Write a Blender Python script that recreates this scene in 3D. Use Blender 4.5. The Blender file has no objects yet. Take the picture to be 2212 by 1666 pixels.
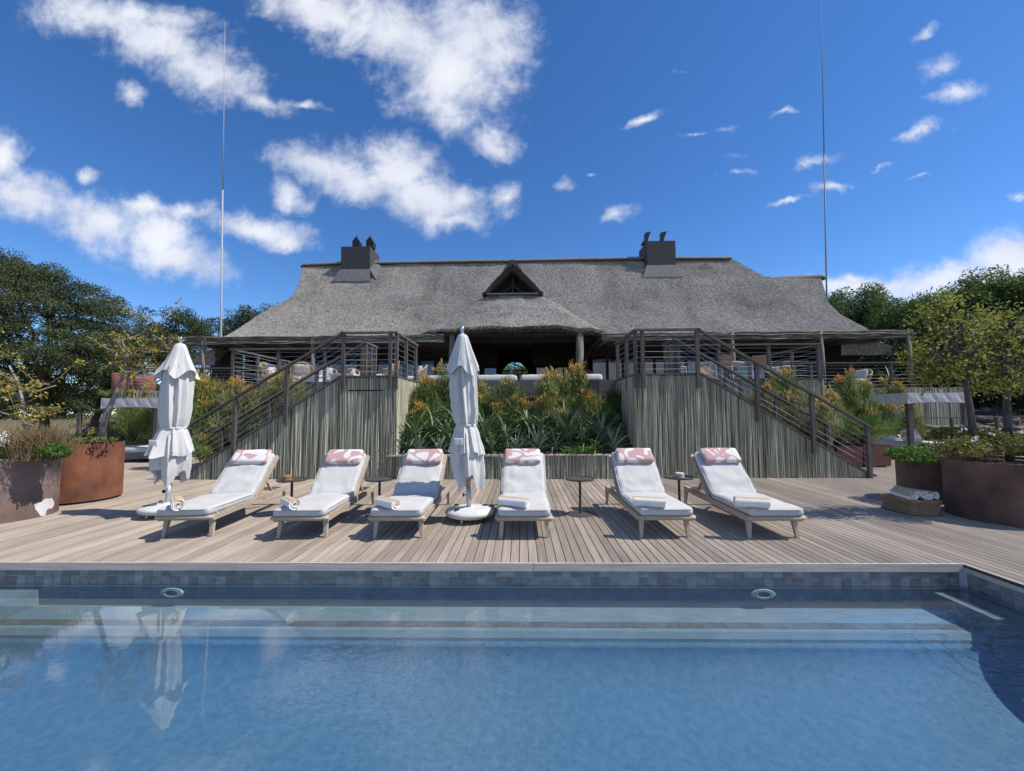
import bpy, bmesh, math, random
import numpy as np
from mathutils import Matrix, Vector, noise as mnoise
pi = math.pi
random.seed(11)
rng = np.random.default_rng(11)
sc = bpy.context.scene
col = sc.collection

# ------------------------------------------------------------------ camera, sky, sun, exposure
EYE = Vector((0, 0, 1.55))
FPX, PCX, PCY = 894.6, 1106.0, 833.0            # focal length and centre of a 2212 px wide picture
ROT = Matrix.Rotation(0.0212, 3, 'Z') @ Matrix.Rotation(pi / 2 + 0.063, 3, 'X') @ Matrix.Rotation(-0.006, 3, 'Z')
cam_d = bpy.data.cameras.new('camera')
cam = bpy.data.objects.new('camera', cam_d)
col.objects.link(cam)
cam.matrix_world = Matrix.Translation(EYE) @ ROT.to_4x4()
cam_d.sensor_width = 36.0
cam_d.lens = 36.0 * FPX / 2212.0
cam_d.clip_start = 0.05
cam_d.clip_end = 3000
sc.camera = cam
sc.render.engine = 'CYCLES'
sc.cycles.use_denoising = True
try:
    sc.cycles.denoiser = 'OPENIMAGEDENOISE'
    sc.cycles.denoising_input_passes = 'RGB_ALBEDO_NORMAL'
    sc.cycles.denoising_prefilter = 'ACCURATE'
    sc.cycles.denoising_quality = 'HIGH'
except Exception:
    pass
sc.cycles.max_bounces = 7
sc.cycles.diffuse_bounces = 3
sc.cycles.glossy_bounces = 3
sc.cycles.transmission_bounces = 4
sc.cycles.transparent_max_bounces = 8
sc.view_settings.view_transform = 'Standard'
sc.view_settings.look = 'None'
sc.view_settings.gamma = 1.0
sc.view_settings.use_curve_mapping = False
sc.view_settings.exposure = 0.5

SUN_EL, SUN_AZ = math.radians(53), math.radians(8)      # sun stands over +x, a little behind the camera
SUNV = Vector((math.cos(SUN_EL) * math.cos(SUN_AZ), -math.cos(SUN_EL) * math.sin(SUN_AZ), math.sin(SUN_EL)))


def ray(px, py):
    return ROT @ Vector(((px - PCX) / FPX, -(py - PCY) / FPX, -1.0))


def W(px, py, Y):
    d = ray(px, py)
    return EYE + d * (Y / d.y)


def G(px, py, z=0.0):
    d = ray(px, py)
    return EYE + d * ((z - EYE.z) / d.z)


class NT:
    """small wrapper to write node trees tersely"""
    def __init__(s, tree):
        s.t = tree

    def n(s, kind, **kw):
        nd = s.t.nodes.new('ShaderNode' + kind)
        for k, v in kw.items():
            setattr(nd, k, v)
        return nd

    def l(s, a, b):
        s.t.links.new(a, b)

    def put(s, sock, v):
        if hasattr(v, 'links') or isinstance(v, bpy.types.NodeSocket):
            s.l(v, sock)
        else:
            sock.default_value = v

    def math(s, op, a, b=None, c=None, clamp=False):
        nd = s.n('Math', operation=op, use_clamp=clamp)
        for i, v in enumerate((a, b, c)):
            if v is not None:
                s.put(nd.inputs[i], v)
        return nd.outputs[0]

    def noise(s, vec, scale, detail=4, rough=.55, dist=0.0):
        nd = s.n('TexNoise')
        if vec is not None:
            s.l(vec, nd.inputs['Vector'])
        nd.inputs['Scale'].default_value = scale
        nd.inputs['Detail'].default_value = detail
        nd.inputs['Roughness'].default_value = rough
        nd.inputs['Distortion'].default_value = dist
        return nd

    def mapping(s, vec, scale=(1, 1, 1), loc=(0, 0, 0), rot=(0, 0, 0), vtype='POINT'):
        nd = s.n('Mapping', vector_type=vtype)
        s.l(vec, nd.inputs['Vector'])
        nd.inputs['Location'].default_value = loc
        nd.inputs['Rotation'].default_value = rot
        nd.inputs['Scale'].default_value = scale
        return nd.outputs[0]

    def mix(s, fac, a, b, blend='MIX'):
        nd = s.n('Mix', data_type='RGBA', blend_type=blend)
        s.put(nd.inputs[0], fac)
        s.put(nd.inputs[6], a)
        s.put(nd.inputs[7], b)
        return nd.outputs[2]

    def ramp(s, fac, stops):
        nd = s.n('ValToRGB')
        s.l(fac, nd.inputs[0])
        els = nd.color_ramp.elements
        while len(els) < len(stops):
            els.new(.5)
        for e, (p, c) in zip(els, stops):
            e.position = p
            e.color = (*c[:3], 1)
        return nd.outputs[0]

    def step(s, v, lo, hi, a=0.0, b=1.0):
        nd = s.n('MapRange', interpolation_type='SMOOTHSTEP')
        s.put(nd.inputs[0], v)
        nd.inputs[1].default_value = lo
        nd.inputs[2].default_value = hi
        nd.inputs[3].default_value = a
        nd.inputs[4].default_value = b
        return nd.outputs[0]


# ---- world: Nishita sky and fair-weather cumulus laid out by direction
world = bpy.data.worlds.new('World')
sc.world = world
world.use_nodes = True
wt = world.node_tree
wt.nodes.clear()
w = NT(wt)
wout = w.n('OutputWorld')
bg = w.n('Background')
w.l(bg.outputs[0], wout.inputs[0])
SKY_STRENGTH = 0.15
bg.inputs[1].default_value = SKY_STRENGTH
sky = w.n('TexSky', sky_type='NISHITA')
sky.sun_disc = False
sky.sun_elevation = SUN_EL
sky.sun_rotation = pi / 2 + SUN_AZ
sky.altitude = 2200
sky.air_density = 1.0
sky.dust_density = 0.25
sky.ozone_density = 3.0
hs = w.n('HueSaturation')
hs.inputs['Hue'].default_value = 0.505
hs.inputs['Saturation'].default_value = 1.24
hs.inputs['Value'].default_value = .85
w.l(sky.outputs[0], hs.inputs['Color'])
tc = w.n('TexCoord')
gen = tc.outputs['Generated']
sep = w.n('SeparateXYZ')
w.l(gen, sep.inputs[0])
dx, dy, dz = sep.outputs
ysafe = w.math('MAXIMUM', dy, 0.08)
uu = w.math('DIVIDE', dx, ysafe)
vv = w.math('DIVIDE', dz, ysafe)
comb = w.n('CombineXYZ')
w.l(uu, comb.inputs[0])
w.l(vv, comb.inputs[1])
uv = comb.outputs[0]
# wispy edges: warp the chart a little before measuring distances to the cloud centres
warp1 = w.noise(uv, 5.0, 5, .62)
wv = w.n('VectorMath', operation='SUBTRACT')
w.l(warp1.outputs['Color'], wv.inputs[0])
wv.inputs[1].default_value = (.5, .5, .5)
ws = w.n('VectorMath', operation='SCALE')
w.l(wv.outputs[0], ws.inputs[0])
ws.inputs['Scale'].default_value = 0.13
wa = w.n('VectorMath', operation='ADD')
w.l(uv, wa.inputs[0])
w.l(ws.outputs[0], wa.inputs[1])
flat = w.n('VectorMath', operation='MULTIPLY')
w.l(wa.outputs[0], flat.inputs[0])
flat.inputs[1].default_value = (1, 1, 0)
puv = flat.outputs[0]
# (picture x, y, half axes, tilt in degrees down to the right, weight added to the distance: thin wisps > 0)
CLOUDS = [
    (190, 35, 130, 55, 12, 0), (330, 85, 150, 62, 25, 0), (450, 150, 120, 55, 25, 0), (560, 215, 90, 28, 20, 0.2),
    (655, 228, 70, 16, 5, 0.35), (300, 30, 180, 40, 15, 0.15), (280, 195, 40, 32, 0, 0.35),
    (690, 30, 150, 60, 25, 0), (850, 60, 190, 80, 20, 0), (1010, 70, 130, 85, 10, 0), (960, 150, 150, 90, 35, 0),
    (975, 230, 85, 48, 20, 0.1), (1090, 120, 60, 70, 60, 0.05), (1060, 305, 62, 32, 20, 0.15), (1090, 430, 38, 60, 0, 0.3),
    (665, 350, 85, 42, 10, 0), (760, 375, 110, 55, 20, 0), (865, 360, 75, 62, 15, 0), (930, 430, 110, 55, 20, 0),
    (1000, 425, 55, 40, 10, 0.1), (625, 425, 50, 30, 10, 0.2), (975, 470, 70, 25, 10, 0.05),
    (5, 335, 45, 55, 0, 0), (60, 430, 140, 52, 12, 0), (190, 470, 140, 58, 18, 0), (330, 510, 125, 62, 25, 0),
    (390, 560, 90, 48, 10, 0), (300, 440, 70, 26, 5, 0.15), (405, 455, 60, 28, 5, 0.2), (560, 490, 115, 32, 8, 0.05),
    (620, 510, 55, 24, 5, 0.1), (180, 372, 30, 26, 0, 0.35),
    (1400, 253, 62.4, 16.2, -15, 0.59), (1560, 268, 62.4, 25.2, -12, 0.64), (1490, 280, 54, 10.8, -10, 0.79), (1580, 330, 60, 19.8, -10, 0.89),
    (1590, 375, 66, 21.6, -12, 0.69), (1700, 252, 72, 13.5, 5, 0.59), (1768, 345, 74.4, 16.2, -6, 0.46), (1795, 405, 54, 18, -8, 0.49),
    (1700, 443, 69.6, 11.7, -18, 0.64), (2000, 70, 54, 23.4, -28, 0.54), (2030, 150, 72, 40.5, -30, 0.69), (2075, 205, 90, 32.4, -15, 0.46),
    (1985, 290, 69.6, 21.6, -15, 0.54), (1905, 360, 60, 11.7, -15, 0.69), (1990, 393, 48, 8.1, -18, 0.74), (1222, 392, 31.2, 27, 0, 0.59),
    (1270, 370, 28.8, 8.1, 5, 0.69), (1338, 455, 54, 21.6, -25, 0.49), (2200, 420, 28.8, 18, -20, 0.59), (1470, 150, 36, 9, -20, 0.94),
    (1880, 620, 140, 26, -4, -0.05), (2040, 605, 150, 40, -10, -0.1), (2180, 560, 80, 62, -10, -0.1), (1850, 600, 50, 18, 0, 0.15),
    (2120, 640, 180, 50, 0, -0.1),
]
low = None
for (px, py, ax, ay, tilt, wt_) in CLOUDS:
    d = ray(px, py)
    cu, cv = d.x / d.y, d.z / d.y
    m = w.mapping(puv, scale=(ax / FPX * 1.12, ay / FPX * 1.12, 1), loc=(cu, cv, 0), rot=(0, 0, -math.radians(tilt)), vtype='TEXTURE')
    ln = w.n('VectorMath', operation='LENGTH')
    w.l(m, ln.inputs[0])
    v = ln.outputs['Value']
    if wt_:
        v = w.math('ADD', v, wt_)
    low = v if low is None else w.math('SMOOTH_MIN', low, v, 0.25)
fb = w.noise(uv, 4.6, 7, .6, .5)
fb3 = w.noise(uv, 19.0, 10, .66, .2)
fb2 = w.noise(uv, 3.2, 3, .5)
den = w.math('SUBTRACT', 1.36, low)
den = w.math('ADD', den, w.math('MULTIPLY', w.math('SUBTRACT', fb.outputs[0], .5), 1.5))
den = w.math('ADD', den, w.math('MULTIPLY', w.math('SUBTRACT', fb3.outputs[0], .5), 1.25))
alpha_f = w.step(den, 0.0, 1.25)
# unseen sky: cumulus made thicker than in view, added for whiter fill in shade
gm = w.mapping(gen, scale=(1, 1, 2.2))
gn = w.noise(gm, 3.0, 7, .6)
alpha_g = w.math('MULTIPLY', w.step(gn.outputs[0], .49, .68), w.step(dz, 0.0, .08))
front = w.step(dy, .18, .42)
am = w.n('Mix', data_type='FLOAT')
w.l(front, am.inputs[0])
w.l(alpha_g, am.inputs[2])
w.l(alpha_f, am.inputs[3])
alpha = w.math('MULTIPLY', am.outputs[0], .93)
shade = w.math('ADD', w.math('MULTIPLY', fb2.outputs[0], .6), w.math('MULTIPLY', fb.outputs[0], .4))
ccol = w.ramp(shade, [(.34, (3.2, 3.45, 4.1)), (.6, (4.5, 4.6, 4.9))])
w.l(w.mix(alpha, hs.outputs[0], ccol), bg.inputs[0])

sun_d = bpy.data.lights.new('sun', 'SUN')
sun_d.energy = 3.9
sun_d.angle = math.radians(.53)
sun_d.color = (1.0, .935, .84)
sun = bpy.data.objects.new('sun', sun_d)
col.objects.link(sun)
sun.location = (20, -5, 30)
sun.rotation_euler = (-SUNV).to_track_quat('-Z', 'Y').to_euler()


# ------------------------------------------------------------------ materials
def new_mat(name):
    m = bpy.data.materials.new(name)
    m.use_nodes = True
    nt = NT(m.node_tree)
    b = m.node_tree.nodes['Principled BSDF']
    return m, nt, b


def mat(name, c, c2=None, rough=.7, vscale=4, stretch=(1, 1, 1), detail=5, lo=.35, hi=.68, bump=0, bscale=40, bstretch=None, bdist=.02, rnd=0, metal=0, spec=.4, c3=None, coord='pos', trans=0, rough_=.6):
    m, nt, b = new_mat(name)
    if coord == 'pos':
        vec = nt.n('NewGeometry').outputs['Position']
    else:
        vec = nt.n('TexCoord').outputs['Object']
    b.inputs['Roughness'].default_value = rough
    b.inputs['Metallic'].default_value = metal
    b.inputs['Specular IOR Level'].default_value = spec
    out = None
    if c2 is not None:
        nv = nt.noise(nt.mapping(vec, scale=stretch), vscale, detail, rough_)
        stops = [(lo, c), (hi, c2)] if c3 is None else [(lo, c), ((lo + hi) / 2, c2), (hi, c3)]
        out = nt.ramp(nv.outputs[0], stops)
    if rnd:
        oi = nt.n('ObjectInfo')
        k = nt.math('MULTIPLY_ADD', oi.outputs['Random'], 2 * rnd, 1 - rnd)
        h = nt.n('HueSaturation')
        nt.l(k, h.inputs['Value'])
        nt.put(h.inputs['Color'], out if out is not None else (*c, 1))
        out = h.outputs[0]
    if out is None:
        b.inputs['Base Color'].default_value = (*c, 1)
    else:
        nt.l(out, b.inputs['Base Color'])
    if bump:
        bn = nt.noise(nt.mapping(vec, scale=bstretch or stretch), bscale, 5, .6)
        bp = nt.n('Bump')
        bp.inputs['Strength'].default_value = bump
        bp.inputs['Distance'].default_value = bdist
        nt.l(bn.outputs[0], bp.inputs['Height'])
        nt.l(bp.outputs[0], b.inputs['Normal'])
    if trans:
        tb = nt.n('BsdfTranslucent')
        if out is None:
            tb.inputs[0].default_value = (*c, 1)
        else:
            nt.l(out, tb.inputs[0])
        mx = nt.n('MixShader')
        mx.inputs[0].default_value = trans
        nt.l(b.outputs[0], mx.inputs[1])
        nt.l(tb.outputs[0], mx.inputs[2])
        nt.l(mx.outputs[0], m.node_tree.nodes['Material Output'].inputs[0])
    return m


M = {}
M['deck'] = mat('deck_wood', (.25, .208, .165), (.345, .29, .235), rough=.75, vscale=3, stretch=(12, .5, 4), lo=.25, hi=.75, bump=.2, bscale=9, bstretch=(22, .8, 5), bdist=.006, rnd=.2, c3=(.44, .36, .285))
M['deck_edge'] = mat('plank_edge_dirt_shade', (.05, .042, .035), (.09, .075, .06), rough=.9, vscale=6)  # plank sides: dirt plus gap shade painted into the colour
M['deck_under'] = mat('deck_shadow_gap', (.03, .026, .022), rough=.95)  # near-black sheet under the planks, paints the shade in the gaps
M['coping'] = mat('coping_wood', (.40, .34, .285), (.54, .47, .40), rough=.7, vscale=3, stretch=(.8, 10, 18), bump=.2, bscale=12, bstretch=(1, 12, 20), bdist=.005, rnd=.06)
M['tile'] = mat('pool_tile', (.16, .155, .15), (.26, .255, .245), rough=.2, vscale=9, stretch=(1, 1, 2), rnd=.28, spec=.5, bump=.25, bscale=14, bdist=.01)
M['grout'] = mat('tile_grout', (.5, .5, .5), rough=.9)
M['poolwall'] = mat('pool_plaster', (.15, .19, .23), (.20, .245, .285), rough=.8, vscale=3)
M['bench'] = mat('pool_bench_plaster', (.185, .235, .265), (.235, .285, .31), rough=.8, vscale=4, stretch=(1, 3, 1))
M['benchtile'] = mat('bench_edge_tile', (.13, .125, .12), (.18, .17, .16), rough=.6, rnd=.1)
M['poolfloor'] = mat('pool_floor_plaster', (.062, .142, .215), (.105, .195, .275), rough=.8, vscale=17, detail=4, lo=.3, hi=.7)  # mottling painted in for the light dapple under rippling water
M['white_plastic'] = mat('fitting_plastic', (.50, .55, .55), rough=.4)
M['pole'] = mat('split_pole', (.105, .085, .058), (.315, .305, .215), rough=.85, vscale=1, stretch=(28, 28, .35), detail=3, lo=.32, hi=.66, c3=(.62, .62, .46), bump=.5, bscale=6, bstretch=(12, 12, 2.5), bdist=.01)
M['pole_dark'] = mat('weathered_pole', (.05, .043, .035), (.15, .145, .12), rough=.9, vscale=1, stretch=(1.5, 30, 30), detail=3, lo=.36, hi=.66, c3=(.36, .35, .30), bump=.4, bscale=6, bdist=.01)
M['post'] = mat('grey_post_wood', (.065, .058, .052), (.135, .122, .11), rough=.8, vscale=5, stretch=(8, 8, .8), bump=.3, bscale=14, bstretch=(10, 10, 1), bdist=.006, rnd=.12)
M['rail'] = mat('handrail_wood', (.085, .072, .062), (.16, .14, .122), rough=.75, vscale=5, stretch=(2, 8, 8), bump=.2, bscale=14, bdist=.006)
M['log'] = mat('round_log', (.10, .085, .068), (.24, .21, .175), rough=.85, vscale=3, stretch=(6, 6, .6), bump=.5, bscale=8, bstretch=(8, 8, .8), bdist=.02)
M['cable'] = mat('steel_cable', (.42, .42, .42), rough=.65, metal=0)
M['thatch'] = mat('thatch_reed', (.18, .165, .148), (.48, .445, .405), rough=.95, vscale=5.5, stretch=(1.9, 1, 1), detail=10, rough_=.68, lo=.36, hi=.62, bump=1.0, bscale=16, bstretch=(2.2, 1.0, 1.0), bdist=.055, spec=.1)
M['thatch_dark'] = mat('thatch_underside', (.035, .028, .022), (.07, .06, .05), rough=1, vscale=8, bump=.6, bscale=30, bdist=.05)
M['ridge'] = mat('ridge_mortar', (.14, .14, .145), (.19, .19, .195), rough=.9, vscale=3, bump=.15, bscale=10)
M['chimney'] = mat('chimney_plaster', (.045, .046, .05), (.06, .061, .066), rough=.85, vscale=3, bump=.1, bscale=8)
M['apron'] = mat('apron_mortar', (.10, .10, .104), (.13, .13, .135), rough=.85, vscale=3)
M['black'] = mat('black_metal', (.012, .012, .013), rough=.5)
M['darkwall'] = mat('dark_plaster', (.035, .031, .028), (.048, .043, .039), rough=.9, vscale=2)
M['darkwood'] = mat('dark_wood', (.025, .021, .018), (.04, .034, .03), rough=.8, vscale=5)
M['floor'] = mat('terrace_floor', (.16, .14, .12), (.22, .195, .17), rough=.8, vscale=4, stretch=(8, 1, 1))
M['sofa_wood'] = mat('sofa_board', (.12, .105, .092), (.21, .19, .168), rough=.8, vscale=4, stretch=(1, 8, 10), rnd=.12, bump=.2, bscale=10, bstretch=(1, 8, 12))
M['cush'] = mat('cushion_canvas', (.46, .455, .445), (.52, .515, .50), rough=.95, vscale=3, bump=.12, bscale=220, bdist=.002, spec=.15)
M['umb'] = mat('umbrella_canvas', (.60, .595, .58), (.67, .665, .645), rough=.95, vscale=3, bump=.1, bscale=180, bdist=.002, spec=.15, trans=.12)
M['grey_fab'] = mat('grey_canvas', (.46, .455, .45), (.54, .535, .53), rough=.95, vscale=3, spec=.15)
M['mattress'] = mat('daybed_canvas', (.50, .50, .50), (.58, .58, .57), rough=.95, vscale=3, spec=.15)
M['teak'] = mat('pale_teak', (.33, .265, .20), (.47, .39, .30), rough=.65, vscale=4, stretch=(9, 1, 9), bump=.15, bscale=14, bdist=.004, coord='obj')
M['teak_leg'] = mat('pale_teak_leg', (.36, .30, .235), (.48, .41, .33), rough=.65, vscale=5, stretch=(8, 8, 1), coord='obj')
M['pole_wood'] = mat('umbrella_pole_wood', (.42, .24, .11), (.55, .34, .17), rough=.5, vscale=6, stretch=(6, 6, 1))
M['chrome'] = mat('chrome', (.72, .76, .8), rough=.15, metal=1)
M['steel_pipe'] = mat('galvanised_pipe', (.5, .52, .54), rough=.4, metal=.5)
M['base_white'] = mat('base_plastic', (.52, .51, .50), (.66, .65, .63), rough=.6, vscale=6, bump=.1, bscale=60)
M['table'] = mat('table_metal', (.05, .047, .045), (.075, .07, .067), rough=.6, vscale=30)
M['corten'] = mat('corten_steel', (.075, .034, .024), (.18, .068, .036), rough=.85, vscale=2.4, detail=8, lo=.3, hi=.72, c3=(.27, .105, .05), bump=.12, bscale=40, bdist=.004)
M['corten_dull'] = mat('corten_steel_dull', (.115, .07, .055), (.185, .125, .105), rough=.8, vscale=2.0, detail=7, lo=.32, hi=.7, c3=(.225, .165, .15), bump=.1, bscale=40, bdist=.004)
M['corten_brown'] = mat('corten_steel_brown', (.075, .042, .032), (.13, .078, .06), rough=.8, vscale=2.0, detail=7, lo=.32, hi=.7, c3=(.19, .125, .10), bump=.1, bscale=40, bdist=.004)
M['corten_red'] = mat('corten_steel_red', (.15, .06, .045), (.21, .09, .07), rough=.8, vscale=3)
M['mark'] = mat('white_paint_mark', (.62, .60, .59), (.72, .70, .69), rough=.7, vscale=8)
M['soil'] = mat('soil', (.04, .03, .022), (.09, .07, .052), rough=1, vscale=6, bump=.8, bscale=14, bdist=.06)
M['ground'] = mat('dry_ground', (.13, .105, .07), (.24, .20, .13), rough=1, vscale=.6, detail=8, bump=.5, bscale=3, bdist=.1)
M['rock'] = mat('bank_rock', (.09, .075, .065), (.24, .20, .175), rough=.95, vscale=3, detail=7, bump=.8, bscale=7, bdist=.08, rnd=.15)
M['bark'] = mat('bark', (.06, .05, .042), (.15, .13, .11), rough=.95, vscale=5, stretch=(4, 4, 1), bump=.8, bscale=12, bdist=.03)
M['bark_pale'] = mat('pale_bark', (.20, .17, .145), (.36, .32, .28), rough=.9, vscale=5, stretch=(3, 3, 1), bump=.4, bscale=14, bdist=.02)
M['basket'] = mat('seagrass_basket', (.21, .14, .078), (.36, .255, .155), rough=.95, vscale=16, stretch=(1, 1, 5), bump=.8, bscale=30, bstretch=(1, 1, 4), bdist=.015)
M['towel_white'] = mat('towel_white', (.70, .69, .67), (.80, .79, .77), rough=1, vscale=30, bump=.4, bscale=200, bdist=.004, spec=.1)
M['towel_tan'] = mat('towel_tan', (.46, .345, .21), (.55, .42, .27), rough=1, vscale=30, bump=.4, bscale=200, bdist=.004, spec=.1)
M['wicker'] = mat('wicker', (.30, .215, .13), (.46, .35, .23), rough=.8, vscale=20)
M['bowl'] = mat('clay_bowl', (.05, .035, .028), rough=.7)
M['coaster_wood'] = mat('coaster_wood', (.34, .19, .08), rough=.6, rnd=.2)
M['coaster_pale'] = mat('coaster_pale', (.55, .53, .46), rough=.6, rnd=.12)
M['white_metal'] = mat('white_metal', (.62, .62, .62), rough=.4)
M['tan_sling'] = mat('tan_sling', (.33, .21, .13), rough=.8)
M['mast'] = mat('mast_metal', (.36, .37, .385), rough=.7, spec=.2)
M['mast_dark'] = mat('mast_metal_dark', (.17, .18, .20), rough=.7, spec=.2)


def weather(m, amount=.45, scale=.33):
    """broad weather patches over a finished colour"""
    nt = NT(m.node_tree)
    b = m.node_tree.nodes['Principled BSDF']
    src = b.inputs['Base Color'].links[0].from_socket
    pos = nt.n('NewGeometry').outputs['Position']
    a = nt.noise(nt.mapping(pos, scale=(1, .5, .6)), scale, 7, .65, .6)
    k = nt.ramp(a.outputs[0], [(.3, (1 - amount, 1 - amount * 1.02, 1 - amount * 1.06)), (.5, (.92, .91, .9)), (.68, (1.12, 1.1, 1.07))])
    nt.l(nt.mix(1.0, src, k, 'MULTIPLY'), b.inputs['Base Color'])


weather(M['thatch'], .38, .4)
weather(M['deck'], .28, .8)
M['thatch'].node_tree.nodes['Principled BSDF'].inputs['Diffuse Roughness'].default_value = 1.0
M['deck'].node_tree.nodes['Principled BSDF'].inputs['Diffuse Roughness'].default_value = .7


def leafmat(name, c, c2, c3=None, vs=1.4, trans=.3, rough=.6):
    m = mat(name, c, c2, rough=rough, vscale=vs, detail=6, lo=.32, hi=.7, c3=c3, trans=trans, spec=.3)
    return m


M['acacia'] = leafmat('acacia_leaf', (.04, .056, .024), (.075, .098, .036), (.115, .13, .05), vs=1.1)
M['far_leaf'] = leafmat('far_tree_leaf', (.05, .075, .032), (.085, .11, .045), vs=.8)
M['broad'] = leafmat('broad_leaf', (.055, .095, .028), (.095, .15, .042), (.15, .20, .065), vs=1.0)
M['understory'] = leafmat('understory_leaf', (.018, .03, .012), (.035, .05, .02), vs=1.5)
M['yellow_tree'] = leafmat('olive_yellow_leaf', (.12, .145, .03), (.23, .25, .05), (.36, .33, .075), vs=2.6, trans=.42)
M['sparse'] = leafmat('autumn_leaf', (.20, .16, .03), (.34, .28, .06), (.30, .16, .05), vs=6)
M['stick_green'] = leafmat('pencil_stem', (.095, .145, .035), (.18, .23, .06), (.28, .30, .10), vs=2.2, trans=0)
M['stick_dark'] = leafmat('pencil_stem_dark', (.07, .115, .038), (.125, .175, .055), vs=2.2, trans=0)
M['stick_pale'] = leafmat('pencil_stem_pale', (.13, .155, .05), (.25, .26, .10), (.34, .33, .16), vs=2.2, trans=0)
M['stick_orange'] = leafmat('pencil_tip', (.42, .27, .05), (.55, .33, .07), (.56, .26, .09), vs=3, trans=0)
M['aloe'] = mat('aloe_leaf', (.13, .20, .085), (.21, .29, .14), rough=.5, vscale=5, rnd=.25, spec=.5)
M['aloe_blue'] = mat('aloe_leaf_blue', (.15, .22, .14), (.24, .31, .21), rough=.5, vscale=5, rnd=.2, spec=.5)
M['cycad'] = mat('cycad_frond', (.11, .19, .04), (.20, .29, .07), rough=.5, vscale=4, rnd=.2, spec=.4)
M['lush'] = leafmat('lush_leaf', (.05, .12, .02), (.10, .20, .035), (.15, .26, .05), vs=5)
M['hedge_olive'] = leafmat('olive_shrub_leaf', (.09, .10, .028), (.19, .185, .05), (.30, .265, .08), vs=4)
M['bed_leaf'] = leafmat('bed_leaf', (.075, .125, .035), (.13, .19, .055), (.18, .24, .08), vs=3)
M['straw'] = leafmat('straw_grass', (.22, .16, .08), (.34, .25, .13), (.42, .29, .17), vs=6)
M['flower'] = mat('white_flower', (.8, .8, .78), rough=.7)
M['dry_grass'] = leafmat('dry_veld_grass', (.26, .23, .12), (.40, .35, .19), vs=2)


def pillow_mat():
    m, nt, b = new_mat('pillow_print')
    oc = nt.n('TexCoord').outputs['Object']
    oi = nt.n('ObjectInfo')
    off = nt.n('CombineXYZ')
    nt.l(nt.math('MULTIPLY', oi.outputs['Random'], 40.0), off.inputs[0])
    ad = nt.n('VectorMath', operation='ADD')
    nt.l(oc, ad.inputs[0])
    nt.l(off.outputs[0], ad.inputs[1])
    n1 = nt.noise(ad.outputs[0], 4.6, .6, .4, .8)
    band = nt.math('ABSOLUTE', nt.math('SUBTRACT', n1.outputs[0], .5))
    f = nt.step(band, .072, .082)
    nt.l(nt.mix(f, (.48, .30, .30, 1), (.64, .62, .60, 1)), b.inputs['Base Color'])
    b.inputs['Roughness'].default_value = .95
    b.inputs['Specular IOR Level'].default_value = .1
    return m


M['print'] = pillow_mat()


def glass_mat():
    m, nt, b = new_mat('door_glass')
    b.inputs['Base Color'].default_value = (.006, .007, .009, 1)
    b.inputs['Roughness'].default_value = .03
    b.inputs['IOR'].default_value = 1.95
    return m


M['glass'] = glass_mat()


def water_mat():
    m, nt, b = new_mat('pool_water')
    m.node_tree.nodes.remove(b)
    pos = nt.n('NewGeometry').outputs['Position']
    a = nt.noise(nt.mapping(pos, scale=(1, 1.25, 1), rot=(0, 0, .5)), 11, 3, .55, .4)
    c = nt.noise(nt.mapping(pos, scale=(1, 1.0, 1), rot=(0, 0, -.3)), 34, 2, .5, .3)
    calm = nt.noise(nt.mapping(pos, scale=(1, 1, 1)), .75, 1.5, .5)
    # quieter by the far wall, livelier towards the middle of the pool
    sp = nt.n('SeparateXYZ')
    nt.l(pos, sp.inputs[0])
    lively = nt.math('MULTIPLY', nt.step(calm.outputs[0], .30, .62, .35, 1.0), nt.step(sp.outputs[1], 2.7, 4.1, 1.0, .30))
    lively = nt.math('MULTIPLY', lively, nt.step(sp.outputs[0], -1.9, -.3, .05, 1.0))
    ringd = nt.n('VectorMath', operation='DISTANCE')
    nt.l(pos, ringd.inputs[0])
    ringd.inputs[1].default_value = (3.75, 2.9, -.22)
    ph = nt.math('ADD', nt.math('MULTIPLY', ringd.outputs['Value'], 46), nt.math('MULTIPLY', a.outputs[0], 9))
    rings = nt.math('MULTIPLY', nt.math('SINE', ph), nt.step(ringd.outputs['Value'], .25, 1.4, .34, 0.0))
    h = nt.math('ADD', nt.math('MULTIPLY', a.outputs[0], 1.0), nt.math('MULTIPLY', c.outputs[0], .42))
    h = nt.math('ADD', nt.math('MULTIPLY', h, lively), rings)
    bp = nt.n('Bump')
    bp.inputs['Strength'].default_value = .42
    bp.inputs['Distance'].default_value = .02
    nt.l(h, bp.inputs['Height'])
    # Schlick reflectance, the same from both sides of the surface
    dt = nt.n('VectorMath', operation='DOT_PRODUCT')
    nt.l(bp.outputs[0], dt.inputs[0])
    nt.l(nt.n('NewGeometry').outputs['Incoming'], dt.inputs[1])
    g_ = nt.math('SUBTRACT', 1.0, nt.math('ABSOLUTE', dt.outputs['Value']), clamp=True)
    fr = nt.math('MULTIPLY_ADD', nt.math('POWER', g_, 3.3), .93, .06)
    tr = nt.n('BsdfTransparent')
    tr.inputs[0].default_value = (.80, .90, .95, 1)
    gl = nt.n('BsdfGlossy')
    gl.inputs['Roughness'].default_value = .015
    nt.l(bp.outputs[0], gl.inputs['Normal'])
    mx = nt.n('MixShader')
    nt.l(fr, mx.inputs[0])
    nt.l(tr.outputs[0], mx.inputs[1])
    nt.l(gl.outputs[0], mx.inputs[2])
    nt.l(mx.outputs[0], m.node_tree.nodes['Material Output'].inputs[0])
    return m


M['water'] = water_mat()


# ------------------------------------------------------------------ mesh helpers
def tag(o, label=None, cat=None, group=None, kind=None):
    if label:
        o['label'] = label
    if cat:
        o['category'] = cat
    if group:
        o['group'] = group
    if kind:
        o['kind'] = kind
    return o


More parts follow.
